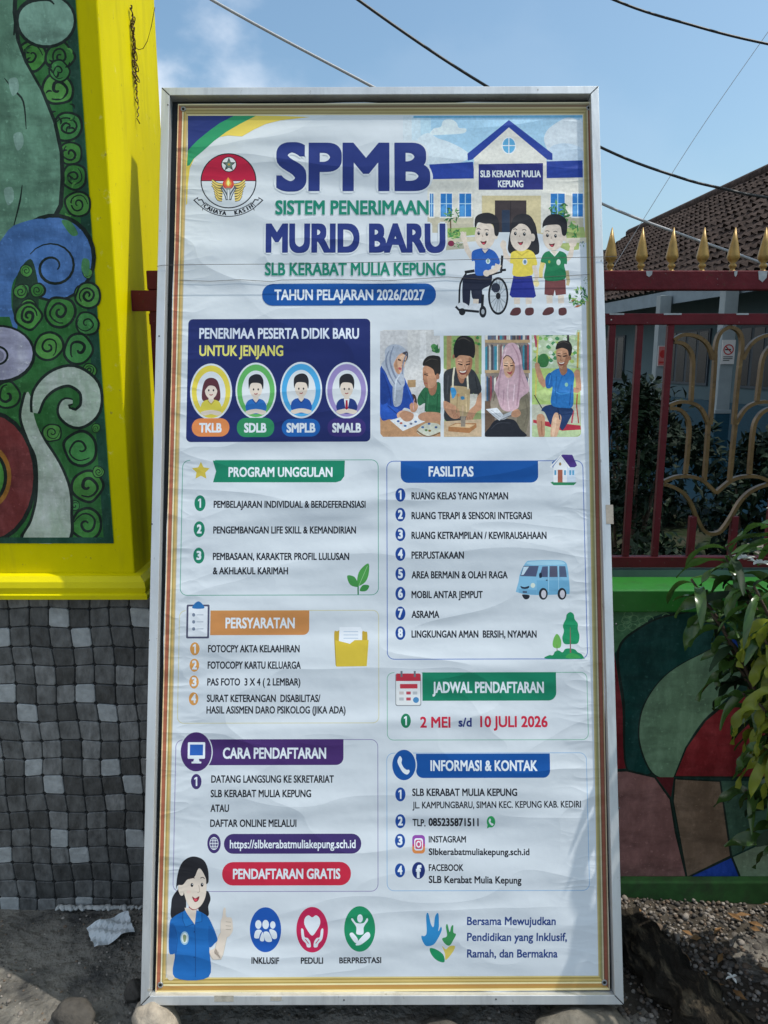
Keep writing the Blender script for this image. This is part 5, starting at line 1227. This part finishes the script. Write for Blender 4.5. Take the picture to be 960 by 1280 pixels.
# boy on swing
A = A_(0, photo_ink); round_img(664.5, 412.5, 726.5, 546, 'a4b878', (0, 1, 1, 0)); A.frame(595, 405, 6.857)
A.poly([(480, 52), (895, 52), (895, 400), (480, 400)], 'b2c2a4')
for k in range(60):
    q = random.Random(k+200); x = q.uniform(490, 880); y = q.uniform(65, 330); A.blob([(x-20, y), (x, y-18), (x+20, y+3), (x, y+16)], q.choice(['7fae62', '5c9a58', '9cbc86', 'c6d2c0', '4a8a5c', 'd0d8cc', 'a8bc6a']))
A.blob([(530, 330), (545, 270), (590, 255), (625, 300), (610, 360), (560, 370)], '3a7440')
A.poly([(480, 380), (895, 380), (895, 700), (480, 700)], 'a9c274'); A.blob([(500, 600), (600, 560), (700, 620), (600, 660)], 'b8cc88'); A.poly([(480, 690), (895, 690), (895, 880), (700, 900), (480, 900)], 'b7b8a8'); A.poly([(480, 870), (895, 850), (895, 940), (860, 965), (480, 965)], 'b4c69a')
A.line([(500, 55), (520, 200)], 20, 'b04a60'); A.poly([(480, 52), (528, 52), (520, 90), (490, 80)], 'a03a54'); A.line([(535, 60), (520, 330), (510, 640)], 11, 'c9b860'); A.line([(788, 52), (790, 170)], 20, '3c3a36'); A.line([(878, 70), (870, 380)], 16, 'b59a4c'); A.line([(500, 610), (570, 730)], 8, '3c3c40')
A.poly([(490, 820), (640, 840), (895, 870), (900, 905), (740, 915), (640, 885), (490, 845)], 'b03042'); A.line([(868, 600), (862, 700), (880, 850)], 10, 'b04a3c'); A.line([(835, 740), (820, 850)], 14, 'b84a5a')
A.line([(600, 530), (560, 480), (525, 370)], [50, 52, 40], SKN, 3); A.blob([(505, 345), (525, 330), (545, 350), (540, 395), (512, 400)], SKN)
A.line([(835, 560), (880, 560), (870, 430)], [40, 52, 40], SKN, 3); A.blob([(840, 420), (860, 390), (888, 400), (888, 450), (850, 460)], SKN)
A.blob([(590, 760), (560, 740), (600, 700), (720, 690), (830, 730), (800, 820), (740, 910), (700, 850), (640, 860)], '223a66'); A.blob([(520, 800), (560, 770), (590, 800), (590, 870), (585, 966), (540, 966)], SKN); A.blob([(650, 830), (680, 760), (730, 790), (720, 870), (690, 966), (640, 966)], SKL)
A.blob([(600, 470), (650, 410), (710, 380), (790, 380), (840, 430), (835, 530), (830, 700), (760, 720), (645, 690), (655, 540), (605, 545)], '2a72b8'); A.blob([(596, 460), (640, 420), (655, 530), (605, 548)], '2260a4'); A.line([(740, 440), (700, 560), (690, 680)], [10, 16, 8], '2064a8', 4); A.line([(820, 520), (800, 700)], 10, '1f5a9c'); A.ell(775, 520, 15, 18, '7fb0a4', 10); A.poly([(710, 400), (760, 450), (790, 390)], '24589c')
A.blob([(715, 360), (770, 350), (780, 410), (745, 440), (722, 415)], SKD); A.blob([(692, 220), (740, 205), (790, 225), (800, 300), (775, 360), (735, 385), (702, 350), (690, 290)], SKN); A.blob([(682, 215), (700, 160), (750, 140), (800, 152), (824, 200), (815, 265), (795, 270), (785, 225), (740, 205), (700, 215)], '241f1e'); A.ell(805, 292, 12, 20, SKD, 10)
A.line([(702, 270), (722, 276)], 6, '3a2620'); A.line([(750, 276), (772, 272)], 6, '3a2620'); A.blob([(705, 328), (730, 334), (760, 324), (735, 352)], 'd8c4bc')
A.blob([(770, 240), (798, 300), (775, 360), (740, 384), (752, 340), (768, 290)], '9c6c52'); A.blob([(700, 240), (735, 230), (735, 262), (702, 270)], 'cf9f82'); A.line([(698, 268), (726, 276)], 10, '2a1a16'); A.line([(746, 278), (776, 272)], 10, '2a1a16'); A.line([(698, 252), (726, 256)], 5, '3a2a24'); A.line([(746, 256), (776, 252)], 5, '3a2a24'); A.line([(730, 278), (724, 312), (740, 314)], 5, '8e5e46'); A.blob([(700, 326), (730, 332), (764, 322), (748, 352), (718, 354)], '7a3a36'); A.blob([(708, 329), (730, 334), (758, 326), (745, 340), (720, 341)], 'e0d2c8')
A.line([(700, 170), (750, 150), (800, 170)], [3, 9, 4], '4a443e', 4); A.line([(660, 560), (720, 600), (800, 590)], [4, 12, 5], '3f8acb', 4); A.line([(690, 450), (680, 620)], 9, '1f5f9f'); A.line([(640, 440), (625, 520)], 8, '3a86c8'); A.line([(700, 720), (720, 820)], 10, '16294c'); A.blob([(655, 860), (672, 800), (690, 820), (672, 950), (652, 960)], 'ddb79c'); A.line([(560, 830), (566, 950)], 10, '9a6a50')
A.build('photo_print', banner, label='photo of a boy in a blue shirt sitting on a red swing')
# --- information panels
def num(cx, cy, n, col, rx=7.0, ry=10.0, dg=None):
    A.ell(cx, cy, rx, ry, col, 22)
    if n == 1: A.poly([(cx-.4, cy-5.8), (cx+1.3, cy-5.8), (cx+1.3, cy+5.6), (cx-.6, cy+5.6), (cx-.6, cy-3.4), (cx-2.4, cy-2.2), (cx-2.4, cy-4.2)], WT)
    else: A.text(str(n), cx-3, cx+3, cy-5.8, cy+5.4, WT, .05)
# programme
A = A_(0).frame(); A.frame_line(228, 575, 473.5, 744, 9, .9, '5d9f8c')
A.frame(210, 560, 3.4286); A.rr(96, 36, 200, 160, 8, W); A.poly([(192, 54), (758, 54), (756, 120), (742, 140), (720, 147), (193, 147), (206, 100)], '177e60')
A.poly(star(141, 99, 40, 20), 'c9b448'); A.text('PROGRAM UNGGULAN', 259, 705, 82, 124, WT, .032); A.frame()
for n, (x, y) in enumerate(((250, 629), (249, 661.5), (248.5, 694.5))): num(x, y, n+1, '1a7d60')
A.text('PEMBELAJARAN INDIVIDUAL & BERDEFERENSIASI', 267, 457, 626, 634.8, BLK, .03); A.text('PENGEMBANGAN LIFE SKILL & KEMANDIRIAN', 266.5, 445, 658, 667, BLK, .03)
A.text('PEMBASAAN, KARAKTER PROFIL LULUSAN', 266, 436.5, 691, 700, BLK, .03); A.text('& AKHLAKUL KARIMAH', 266, 360, 709, 718, BLK, .03)
A.frame(210, 560, 3.4286); A.line([(815, 628), (816, 575), (830, 560)], 6, '2d7a4c', 3); A.blob([(812, 590), (815, 540), (835, 510), (860, 496), (860, 540), (845, 575)], '4f9a4c'); A.blob([(812, 595), (780, 585), (768, 548), (795, 550), (810, 570)], '46904a'); A.blob([(822, 612), (835, 588), (862, 590), (850, 612)], '3f8a48'); A.line([(818, 590), (855, 505)], 2.5, '8ec08a')
A.build('programme_panel', banner)
# facilities
A = A_(0).frame(); A.frame_line(483, 576, 735, 824, 9, 1.0, '5671b4')
A.frame(470, 560, 3.3103); A.rr(102, 55, 672, 143, 30, '14509b', (0, 0, 1, 1)); A.text('FASILITAS', 218, 404, 76, 118, WT, .035)
rows = ['RUANG KELAS YANG NYAMAN', 'RUANG TERAPI & SENSORI INTEGRASI', 'RUANG KETRAMPILAN / KEWIRAUSAHAAN', 'PERPUSTAKAAN', 'AREA BERMAIN & OLAH RAGA', 'MOBIL ANTAR JEMPUT', 'ASRAMA', 'LINGKUNGAN AMAN  BERSIH, NYAMAN']
ends = [547, 645, 706, 364, 545, 442, 262, 665]
for i, (t, e) in enumerate(zip(rows, ends)):
    cy = 195 + 81.7*i; A.frame(); num(470+101/3.3103, 560+(cy-1)/3.3103, i+1, '1c4390', 6.3, 8.6); A.frame(470, 560, 3.3103)
    A.text(t, 147, e, cy-12, cy+18, BLK, .03)
# little house
A.poly([(722, 143), (735, 138), (820, 138), (830, 143), (818, 154), (735, 154)], '2f8058'); A.poly([(728, 60), (765, 30), (800, 34), (760, 90), (730, 80)], '2a62a8'); A.poly([(734, 76), (764, 36), (792, 78), (790, 142), (734, 142)], 'dcdee4'); A.poly([(790, 78), (824, 80), (826, 142), (790, 142)], 'c2cede'); A.poly([(764, 34), (772, 27), (812, 28), (832, 72), (822, 80), (796, 80)], '4a3380'); A.line([(722, 80), (764, 32), (800, 82)], 7, 'e6e8ec')
A.poly([(752, 90), (772, 90), (772, 142), (752, 142)], 'a8604c'); A.ell(762, 66, 5, 7, '9a7a4c', 10)
for x in (738, 778, 800, 812): A.poly([(x, 92), (x+8, 92), (x+8, 112), (x, 112)], '5c9cc4')
A.frame(630, 680, 8.348)   # blue van
A.blob([(230, 190), (300, 172), (560, 168), (640, 190), (665, 250), (682, 400), (684, 510), (640, 525), (300, 532), (140, 505), (128, 480), (150, 400), (170, 300)], '7fb4d4'); A.blob([(235, 195), (330, 178), (560, 174), (630, 195), (600, 215), (300, 218)], '9cc6dc')
A.poly([(340, 380), (680, 380), (684, 510), (640, 525), (345, 528)], '6ea8cc')
A.poly([(205, 228), (362, 228), (335, 340), (168, 335)], '525a78'); A.poly([(205, 238), (260, 236), (205, 320), (180, 325)], 'c0d4e2'); A.poly([(400, 235), (458, 232), (456, 345), (370, 345)], '525a78'); A.poly([(476, 230), (556, 230), (560, 345), (474, 345)], '5a5a70'); A.poly([(575, 230), (640, 232), (656, 345), (578, 345)], '55607c')
A.line([(465, 225), (466, 500)], 5, 'a9cfe2'); A.line([(568, 225), (570, 480)], 4, 'a9cfe2'); A.blob([(368, 310), (390, 300), (396, 345), (370, 352)], '20283a'); A.blob([(172, 440), (215, 450), (262, 438), (250, 465), (190, 466)], '2c3444'); A.poly([(150, 465), (340, 480), (340, 530), (160, 510)], '6fa6ca'); A.poly([(195, 490), (240, 492), (240, 512), (195, 510)], '4a5a74'); A.ell(302, 432, 24, 26, 'cdd6cc', 14); A.ell(446, 378, 10, 7, '3a4456', 8)
A.blob([(190, 528), (265, 535), (255, 570), (215, 575)], '262a34')
for x in (410, 605): A.ell(x, 520, 46, 62, '262a34', 22); A.ell(x+4, 522, 26, 42, 'c9c6d0', 20)
# trees
A.blob([(440, 1196), (470, 1160), (510, 1160), (530, 1125), (570, 1110), (610, 1130), (640, 1095), (690, 1090), (740, 1100), (770, 1130), (810, 1150), (835, 1190), (820, 1198)], '1f8458'); A.blob([(640, 1180), (690, 1140), (760, 1150), (800, 1190), (700, 1197)], '3a9650')
A.blob([(645, 780), (655, 735), (692, 710), (728, 735), (738, 785), (770, 830), (770, 890), (788, 960), (770, 1035), (700, 1045), (630, 1040), (608, 980), (625, 910), (615, 850)], '1d8a5e'); A.line([(692, 870), (694, 1135)], [4, 10, 14], '8a5a58'); A.blob([(508, 1030), (525, 970), (552, 938), (580, 965), (598, 1020), (590, 1075), (555, 1088), (515, 1075)], '6aa852'); A.line([(552, 1045), (554, 1115)], [4, 10], '6a7a50')
A.build('facilities_panel', banner)
# requirements
A = A_(0).frame(); A.frame_line(224, 763, 474, 904, 8, .9, 'c4bf9a')
A.frame(210, 740, 3.4286); A.rr(172, 80, 605, 184, 26, ORG, (0, 0, 1, 0)); A.text('PERSYARATAN', 246, 543, 110, 156, WT, .03)
A.rr(76, 50, 180, 204, 8, W); A.rr(80, 54, 176, 199, 6, '4f5068'); A.rr(88, 62, 168, 191, 3, 'd0d4dc'); A.blob([(106, 70), (112, 52), (130, 40), (148, 52), (154, 70)], '2a6aa8')
for y in (98, 128, 158): A.ell(110, y, 7, 8, '7a8498', 8); A.line([(122, y), (152, y)], 4, 'a9b0bc')
A.frame()
for i, y in enumerate((811, 831.5, 852.5, 873.5)): num(243.5-.5*i, y, i+1, 'd29550', 6, 8.2)
for t, x0, x1, y in (('FOTOCPY AKTA KELAAHIRAN', 260, 374.5, 815.5), ('FOTOCOPY KARTU KELUARGA', 259.5, 376, 836), ('PAS FOTO  3 X 4 ( 2 LEMBAR)', 259, 375.5, 857), ('SURAT KETERANGAN  DISABILITAS/', 258.5, 400.5, 877.5), ('HASIL ASISMEN DARO PSIKOLOG (JIKA ADA)', 258, 432, 892)): A.text(t, x0, x1, y-9.2, y, BLK, .028)
A.frame(210, 740, 3.4286); A.blob([(712, 180), (725, 168), (745, 175), (745, 300), (722, 305)], 'b89a34'); A.blob([(830, 180), (845, 170), (855, 185), (850, 300), (830, 300)], 'b89a34'); A.poly([(735, 150), (825, 150), (832, 162), (832, 260), (730, 260)], 'd6dae2')
for y in (170, 184, 198): A.line([(752, y), (815, y)], 3, 'a6b6cc')
A.poly([(714, 205), (780, 222), (800, 206), (860, 206), (852, 318), (722, 320)], 'ccb23c'); A.poly([(712, 195), (716, 205), (722, 320), (718, 312)], 'a88c30')
A.build('requirements_panel', banner)
# schedule
A = A_(0).frame(); A.frame_line(483.5, 840.5, 736, 925, 8, .9, '7cb09c')
A.frame(470, 820, 3.2); A.rr(176, 66, 722, 178, 32, '177e60', (0, 0, 1, 0)); A.text('JADWAL PENDAFTARAN', 226, 672, 103, 148, WT, .032)
A.rr(72, 62, 186, 206, 10, W); A.rr(77, 70, 181, 200, 8, '8a8e94'); A.rr(80, 74, 178, 196, 7, 'd3d5d8'); A.rr(80, 70, 178, 100, 7, 'b83244', (1, 1, 0, 0)); A.rr(96, 112, 166, 130, 2, 'c03a48')
for x in (102, 155): A.line([(x, 60), (x, 84)], 8, '6a7078')
for x, y, h in ((102, 148, 'c0b4b4'), (130, 148, 'b84a58'), (156, 148, 'b0b4ba'), (102, 172, 'b0b4ba'), (130, 172, 'b84a58')): A.rr(x-9, y-6, x+9, y+6, 1, h)
A.ell(160, 176, 12, 12, '4a86b8', 14); A.frame(); num(507.3, 901, 1, '1f7a56', 6.3, 9); A.frame(470, 820, 3.2)
A.text('2 MEI', 177, 298, 243, 287, RED, .035); A.text('s/d', 330, 383, 247, 283, NAVY, .035); A.text('10 JULI 2026', 417, 687, 240, 285, RED, .035)
A.build('schedule_panel', banner)
# contact
A = A_(0).frame(); A.frame_line(483, 941, 737.5, 1113.5, 9, .9, '8fb0d2')
A.frame(470, 820, 3.2); A.rr(160, 391, 697, 487, 28, '14509b', (0, 0, 1, 1)); A.text('INFORMASI & KONTAK', 218, 646, 417, 460, WT, .032)
A.ell(112, 436, 52, 66, W, 36); A.ell(112, 436, 47, 61, '14509b', 36)
A.blob([(88, 412), (96, 400), (104, 412), (102, 428), (110, 445), (122, 455), (132, 455), (134, 464), (124, 474), (108, 466), (94, 444), (86, 424)], WT)
A.frame()
for i, (x, y) in enumerate(((500.5, 993), (500.5, 1026.5), (500, 1051), (500, 1088))): num(x, y, i+1, '1c4896', 6.4, 8.8)
A.frame(470, 820, 3.2)
for t, x0, x1, y0, y1, yb, bo in (('SLB KERABAT MULIA KEPUNG', 145, 565, 530, 560, 560, .03), ('JL. KAMPUNGBARU, SIMAN KEC. KEPUNG KAB. KEDIRI', 146, 820, 583, 610, 606, .022), ('TLP.', 146, 198, 651, 680, 682, .03), ('085235871511', 210, 411, 648, 680, 681, .04), ('INSTAGRAM', 211, 360, 720, 746, 746, .028), ('FACEBOOK', 211, 350, 833, 860, 860, .028)): A.text(t, x0, x1, y0, y1, BLK, bo, y1=yb)
A.text('Slbkerabatmuliakepung.sch.id', 211, 614, 769, 796, BLK, .03, y1=797); A.text('SLB Kerabat Mulia Kepung', 211, 582, 879, 908, BLK, .03, y1=911)
A.ell(460, 663, 17, 23, '2f9a5c', 24); A.poly([(446, 676), (444, 690), (456, 684)], '2f9a5c'); A.blob([(452, 655), (456, 650), (460, 656), (458, 662), (462, 668), (468, 670), (470, 675), (464, 679), (456, 672), (451, 662)], WT)
# camera glyph
A.rr(145, 716, 196, 790, 14, 'c0406c'); A.rr(145, 716, 196, 752, 14, '8a48a0', (1, 1, 0, 0)); A.rr(145, 762, 196, 790, 14, 'dd8a50', (0, 0, 1, 1)); A.rr(152, 738, 190, 768, 2, 'c43f74')
A.rr(153, 729, 188, 778, 9, WT); A.rr(157, 735, 184, 772, 7, 'bc4472'); A.ell(170.5, 753, 10, 14, WT, 20); A.ell(170.5, 753, 6, 8.5, 'b8446e', 16); A.ell(179.5, 740, 2.2, 3, WT, 8)
A.ell(170, 858, 26, 34, '1f3070', 30); A.text('f', 160, 182, 836, 888, WT, .06)
A.build('contact_panel', banner)
# registration
A = A_(0).frame(); A.frame_line(219.5, 924.5, 473, 1114.5, 9, .9, '8d86ae')
A.frame(180, 900, 3.0968); A.rr(230, 75, 772, 174, 28, PUR, (0, 0, 1, 0)); A.text('CARA PENDAFTARAN', 305, 705, 107, 150, WT, .032)
A.ell(202, 123, 64, 80, W, 40); A.ell(202, 123, 60, 76, PUR, 40); A.rr(170, 86, 236, 150, 4, WT); A.rr(178, 95, 228, 137, 1, '2a5cb0'); A.poly([(194, 150), (212, 150), (216, 164), (190, 164)], WT); A.rr(184, 161, 222, 168, 2, WT)
A.frame(); num(245.3, 977, 1, '40306a', 6.6, 9.6); A.frame(180, 900, 3.0968)
for t, x0, x1, yb in (('DATANG LANGSUNG KE SKRETARIAT', 260, 735, 243), ('SLB KERABAT MULIA KEPUNG', 258, 647, 299), ('ATAU', 257, 329, 356), ('DAFTAR ONLINE MELALUI', 256, 590, 414)): A.text(t, x0, x1, yb-29, yb, BLK, .028)
A.ell(271, 478, 26, 38, '40306a', 30); A.ring(271, 478, 17, 25, 2.4, WT, 24); A.ring(271, 478, 8, 25, 2.2, WT, 20); A.line([(254, 478), (288, 478)], 2.4, WT); A.line([(257, 466), (285, 466)], 2, WT); A.line([(257, 490), (285, 490)], 2, WT); A.line([(271, 453), (271, 503)], 2, WT)
A.rr(310, 441, 841, 517, 36, '40306a'); A.text('https://slbkerabatmuliakepung.sch.id', 332, 819, 464, 497, WT, .022, y1=496)
A.rr(303, 550, 801, 640, 42, RED); A.text('PENDAFTARAN GRATIS', 344, 760, 576, 616, WT, .035, y1=615)
A.build('registration_panel', banner)
# smiling woman
A = A_(45).frame(195, 1060, 7.109)
A.blob([(150, 430), (135, 520), (132, 600), (160, 625), (260, 560), (260, 420), (220, 350)], HAIR); A.blob([(455, 380), (485, 450), (465, 520), (470, 590), (440, 605), (380, 560), (390, 440)], HAIR)
A.blob([(108, 935), (165, 940), (165, 1150), (100, 1150)], 'cbc0b2')
A.line([(500, 900), (545, 960), (590, 800), (620, 740)], [70, 90, 78, 62], 'b5aa98', 4); A.line([(500, 900), (545, 960), (590, 800), (620, 740)], [64, 84, 72, 56], SK, 4)
A.blob([(575, 660), (590, 610), (600, 540), (618, 535), (625, 610), (670, 620), (682, 680), (680, 740), (640, 790), (580, 770)], SK)
for y in (655, 690, 722): A.line([(620, y), (668, y+4)], 4, '9c8f80')
A.blob([(118, 930), (122, 670), (160, 610), (240, 565), (300, 545), (380, 560), (450, 600), (490, 660), (545, 800), (530, 840), (475, 885), (468, 1145), (168, 1150), (168, 945)], '1f66b0'); A.blob([(122, 920), (125, 690), (170, 700), (185, 900), (165, 938)], '1c5aa0'); A.blob([(470, 690), (540, 800), (475, 880)], '1c5ca4'); A.line([(168, 700), (190, 820), (168, 1000)], 5, '174c8c', 3)
A.poly([(255, 530), (360, 545), (345, 680), (260, 560)], SK); A.poly([(240, 570), (258, 550), (330, 672), (262, 700), (238, 640)], '2470ba'); A.poly([(362, 552), (405, 575), (408, 650), (350, 665)], '2470ba'); A.line([(240, 570), (238, 640), (262, 702), (332, 676)], 5, '15417c'); A.line([(408, 578), (408, 652), (352, 665)], 5, '15417c'); A.line([(345, 680), (352, 900), (350, 1145)], 5, '15417c')
for y in (745, 970): A.ell(340, y, 6, 7, '15417c', 8)
A.ell(255, 800, 38, 60, '8fb4cc', 24); A.ell(255, 800, 28, 46, 'cfd6d4', 22); A.blob([(240, 780), (255, 770), (270, 785), (262, 830), (246, 828)], '8a9a7a')
A.line([(295, 520), (330, 545), (375, 530)], 14, '9c3a3c', 3)
A.blob([(240, 320), (255, 420), (290, 510), (340, 545), (400, 510), (440, 430), (450, 320), (440, 240), (380, 180), (280, 220)], SK); A.blob([(200, 330), (225, 308), (245, 330), (245, 410), (220, 420), (200, 380)], SK)
A.blob([(240, 325), (195, 330), (180, 360), (190, 250), (220, 150), (270, 95), (340, 75), (420, 105), (460, 180), (468, 290), (448, 318), (440, 260), (385, 178), (340, 260), (280, 280)], HAIR)
for x, y in ((320, 328), (410, 326)): A.ell(x, y, 12, 18, '20222a', 14); A.ell(x+3, y-6, 4, 5, 'dfe2e4', 8)
A.line([(290, 275), (320, 262), (345, 268)], 7, '3a3030', 3); A.line([(395, 268), (415, 260), (432, 272)], 7, '3a3030', 3); A.line([(380, 330), (388, 385), (368, 396)], 5, 'a8988a', 3)
A.blob([(322, 430), (350, 446), (385, 428), (376, 465), (350, 480), (332, 462)], '7a2a30'); A.blob([(335, 455), (352, 448), (370, 458), (352, 474)], 'd04a5c'); A.ell(290, 390, 20, 14, 'd8bfb4', 12)
A.build('woman_picture', banner)
# three round badges
def badge(label):
    return A.build('badge', banner, label=label)
A = A_(0).frame(300, 1120, 5.0526); A.ell(161, 213, 99, 142, '1f56ae', 44)
for x, y, r in ((116, 180, 20), (207, 183, 17), (162, 180, 21)): A.ell(x, y, r, r*1.4, WT, 20)
A.blob([(92, 265), (96, 225), (116, 212), (138, 222), (130, 262)], WT); A.blob([(185, 215), (208, 212), (230, 230), (232, 266), (205, 268)], WT)
A.blob([(122, 282), (130, 235), (160, 215), (190, 235), (202, 282), (165, 286)], '1f56ae'); A.blob([(126, 280), (135, 240), (146, 230), (152, 282)], WT); A.blob([(150, 230), (182, 230), (202, 284), (162, 284)], WT)
A.text('INKLUSIF', 72, 247, 386, 428, BLK, .035, y1=430); badge('blue badge with three white figures')
A = A_(0).frame(300, 1120, 5.0526); A.ell(456, 213, 100, 144, 'c02654', 44)
A.blob([(456, 250), (425, 215), (406, 175), (410, 140), (432, 122), (456, 135), (480, 122), (502, 140), (506, 175), (486, 215)], WT)
for sg in (-1, 1): A.blob([(456+sg*x, y) for x, y in ((10, 322), (12, 290), (28, 266), (48, 258), (56, 212), (70, 210), (64, 270), (40, 300), (32, 322))], WT); A.line([(456+sg*22, 300), (456+sg*44, 272)], 5, 'c02654')
A.text('PEDULI', 384, 525, 388, 428, BLK, .035); badge('red badge with two hands holding a heart')
A = A_(0).frame(300, 1120, 5.0526); A.ell(756, 208, 98, 144, '1f8a60', 44)
A.ell(758, 142, 18, 26, WT, 20); A.blob([(703, 150), (712, 142), (735, 170), (780, 170), (802, 140), (808, 156), (782, 196), (778, 240), (736, 240), (734, 196)], WT)
A.blob([(692, 245), (712, 232), (745, 275), (728, 296)], WT); A.blob([(732, 302), (790, 236), (815, 230), (820, 260), (775, 300), (745, 312)], WT)
A.text('BERPRESTASI', 627, 892, 388, 426, BLK, .035, y1=424); badge('green badge with a cheering figure')
# hands emblem and slogan
A = A_(0).frame(480, 1090, 3)
A.blob([(140, 240), (152, 240), (160, 225), (158, 165), (166, 155), (176, 195), (186, 205), (192, 165), (204, 156), (206, 200), (204, 222), (214, 205), (216, 220), (202, 250), (186, 272), (160, 278), (146, 262)], '2f86c2')
A.blob([(218, 250), (236, 240), (232, 205), (238, 196), (246, 225), (252, 205), (260, 200), (260, 226), (270, 234), (260, 255), (246, 276), (230, 270)], '3b8f56')
A.blob([(172, 286), (195, 290), (222, 310), (226, 338), (200, 332), (178, 310)], '1f8a5c'); A.blob([(218, 278), (232, 290), (246, 278), (266, 278), (258, 300), (232, 330), (228, 305)], 'd0bc5c')
A.build('hands_emblem', banner)
A = A_(0).frame(480, 1090, 3)
for t, x1, yb, yt in (('Bersama Mewujudkan', 644, 199, 168), ('Pendidikan yang Inklusif,', 686, 259, 228), ('Ramah, dan Bermakna', 651, 321, 290)): A.text(t, 311, x1, yt, yb, '27407e', .03, shear=.04)
A.build('slogan_lettering', banner)
# --- fittings
m_hole = mat('grommet_hole', (.01, .01, .01), rough=.8, var=0); m_grom = mat('grommet_metal', (.30, .30, .30), rough=.4, metal=.7, var=.1)
for px, py in ((229, 136.5), (736, 135), (200.5, 1231), (755.5, 1228)):
    u, v = bconv(px, py); mb = LB()
    mb.lathe((u, v, NB+.0008), [(.0075, 0), (.0070, .0012), (.0045, .0014), (.0038, .0006)], m_grom, 16); g_ = mb.build('grommet', banner)
    mb = LB(); mb.lathe((u, v, NB+.0013), [(.0037, 0), (.0037, .0002)], m_hole, 12); mb.build('screw_hole', banner)
def tape(px0, py0, px1, py1, n, name='tape'):
    a = bconv(px0, py0, n); c = bconv(px1, py1, n); mb = LB()
    mb.box((min(a[0], c[0]), min(a[1], c[1]), n+.0002), (max(a[0], c[0]), max(a[1], c[1]), n+.0007), m_tape); return mb.build(name, board)
tape(757, 631, 767.0, 655, 0)
m_clear = mat('clear_tape', (.40, .37, .31), rough=.35, var=.25, scale=80)
for (x0, y0, x1, y1) in ((176.5+8, 1236, 190, 1239), (268, 1244.5, 292, 1252), (338, 1245.5, 352, 1251)):
    a = bconv(x0, y0, 0); c = bconv(x1, y1, 0); mb = LB(); mb.box((a[0], c[1], .0002), (c[0], a[1], .0006), m_clear); mb.build('tape', board)
m_screw = mat('screw', (.12, .12, .12), rough=.5, metal=.6, var=0)
for px, py in ((210, 131), (190, 655), (186, 800), (182, 950), (199, 420), (764, 400), (770, 780), (774, 1010), (430, 1250), (620, 1249)):
    u, v = bconv(px, py, 0); mb = LB(); mb.lathe((u, v, .0001), [(.0024, 0), (.002, .0007), (.0006, .0009)], m_screw, 10); mb.build('screw', board)
# threads stretched across the face of the board
def thread(pts, ns, r, label):
    P = [BM @ Vector((*bconv(x, y, n), n)) for (x, y), n in zip(pts, ns)]
    mb = MB(); mb.tube(P, r, m_thread, 6); return tag(mb.build('thread'), label, 'thread', 'threads across the signboard')
thread([(196, 333), (203, 331.5), (260, 330.5), (360, 330), (480, 327.5), (560, 325), (680, 322.5), (759, 321), (775, 320)], [.004]*9, .0007, 'thin upper thread crossing the signboard and both sides of its frame')
thread([(224, 350), (262, 351.5), (300, 349.5), (340, 352), (352, 350), (420, 349), (480, 351), (560, 346), (600, 349), (660, 347.5), (737, 343)], [NB+.003]*11, .0006, 'thin lower thread sagging on the white banner below the green subtitle')
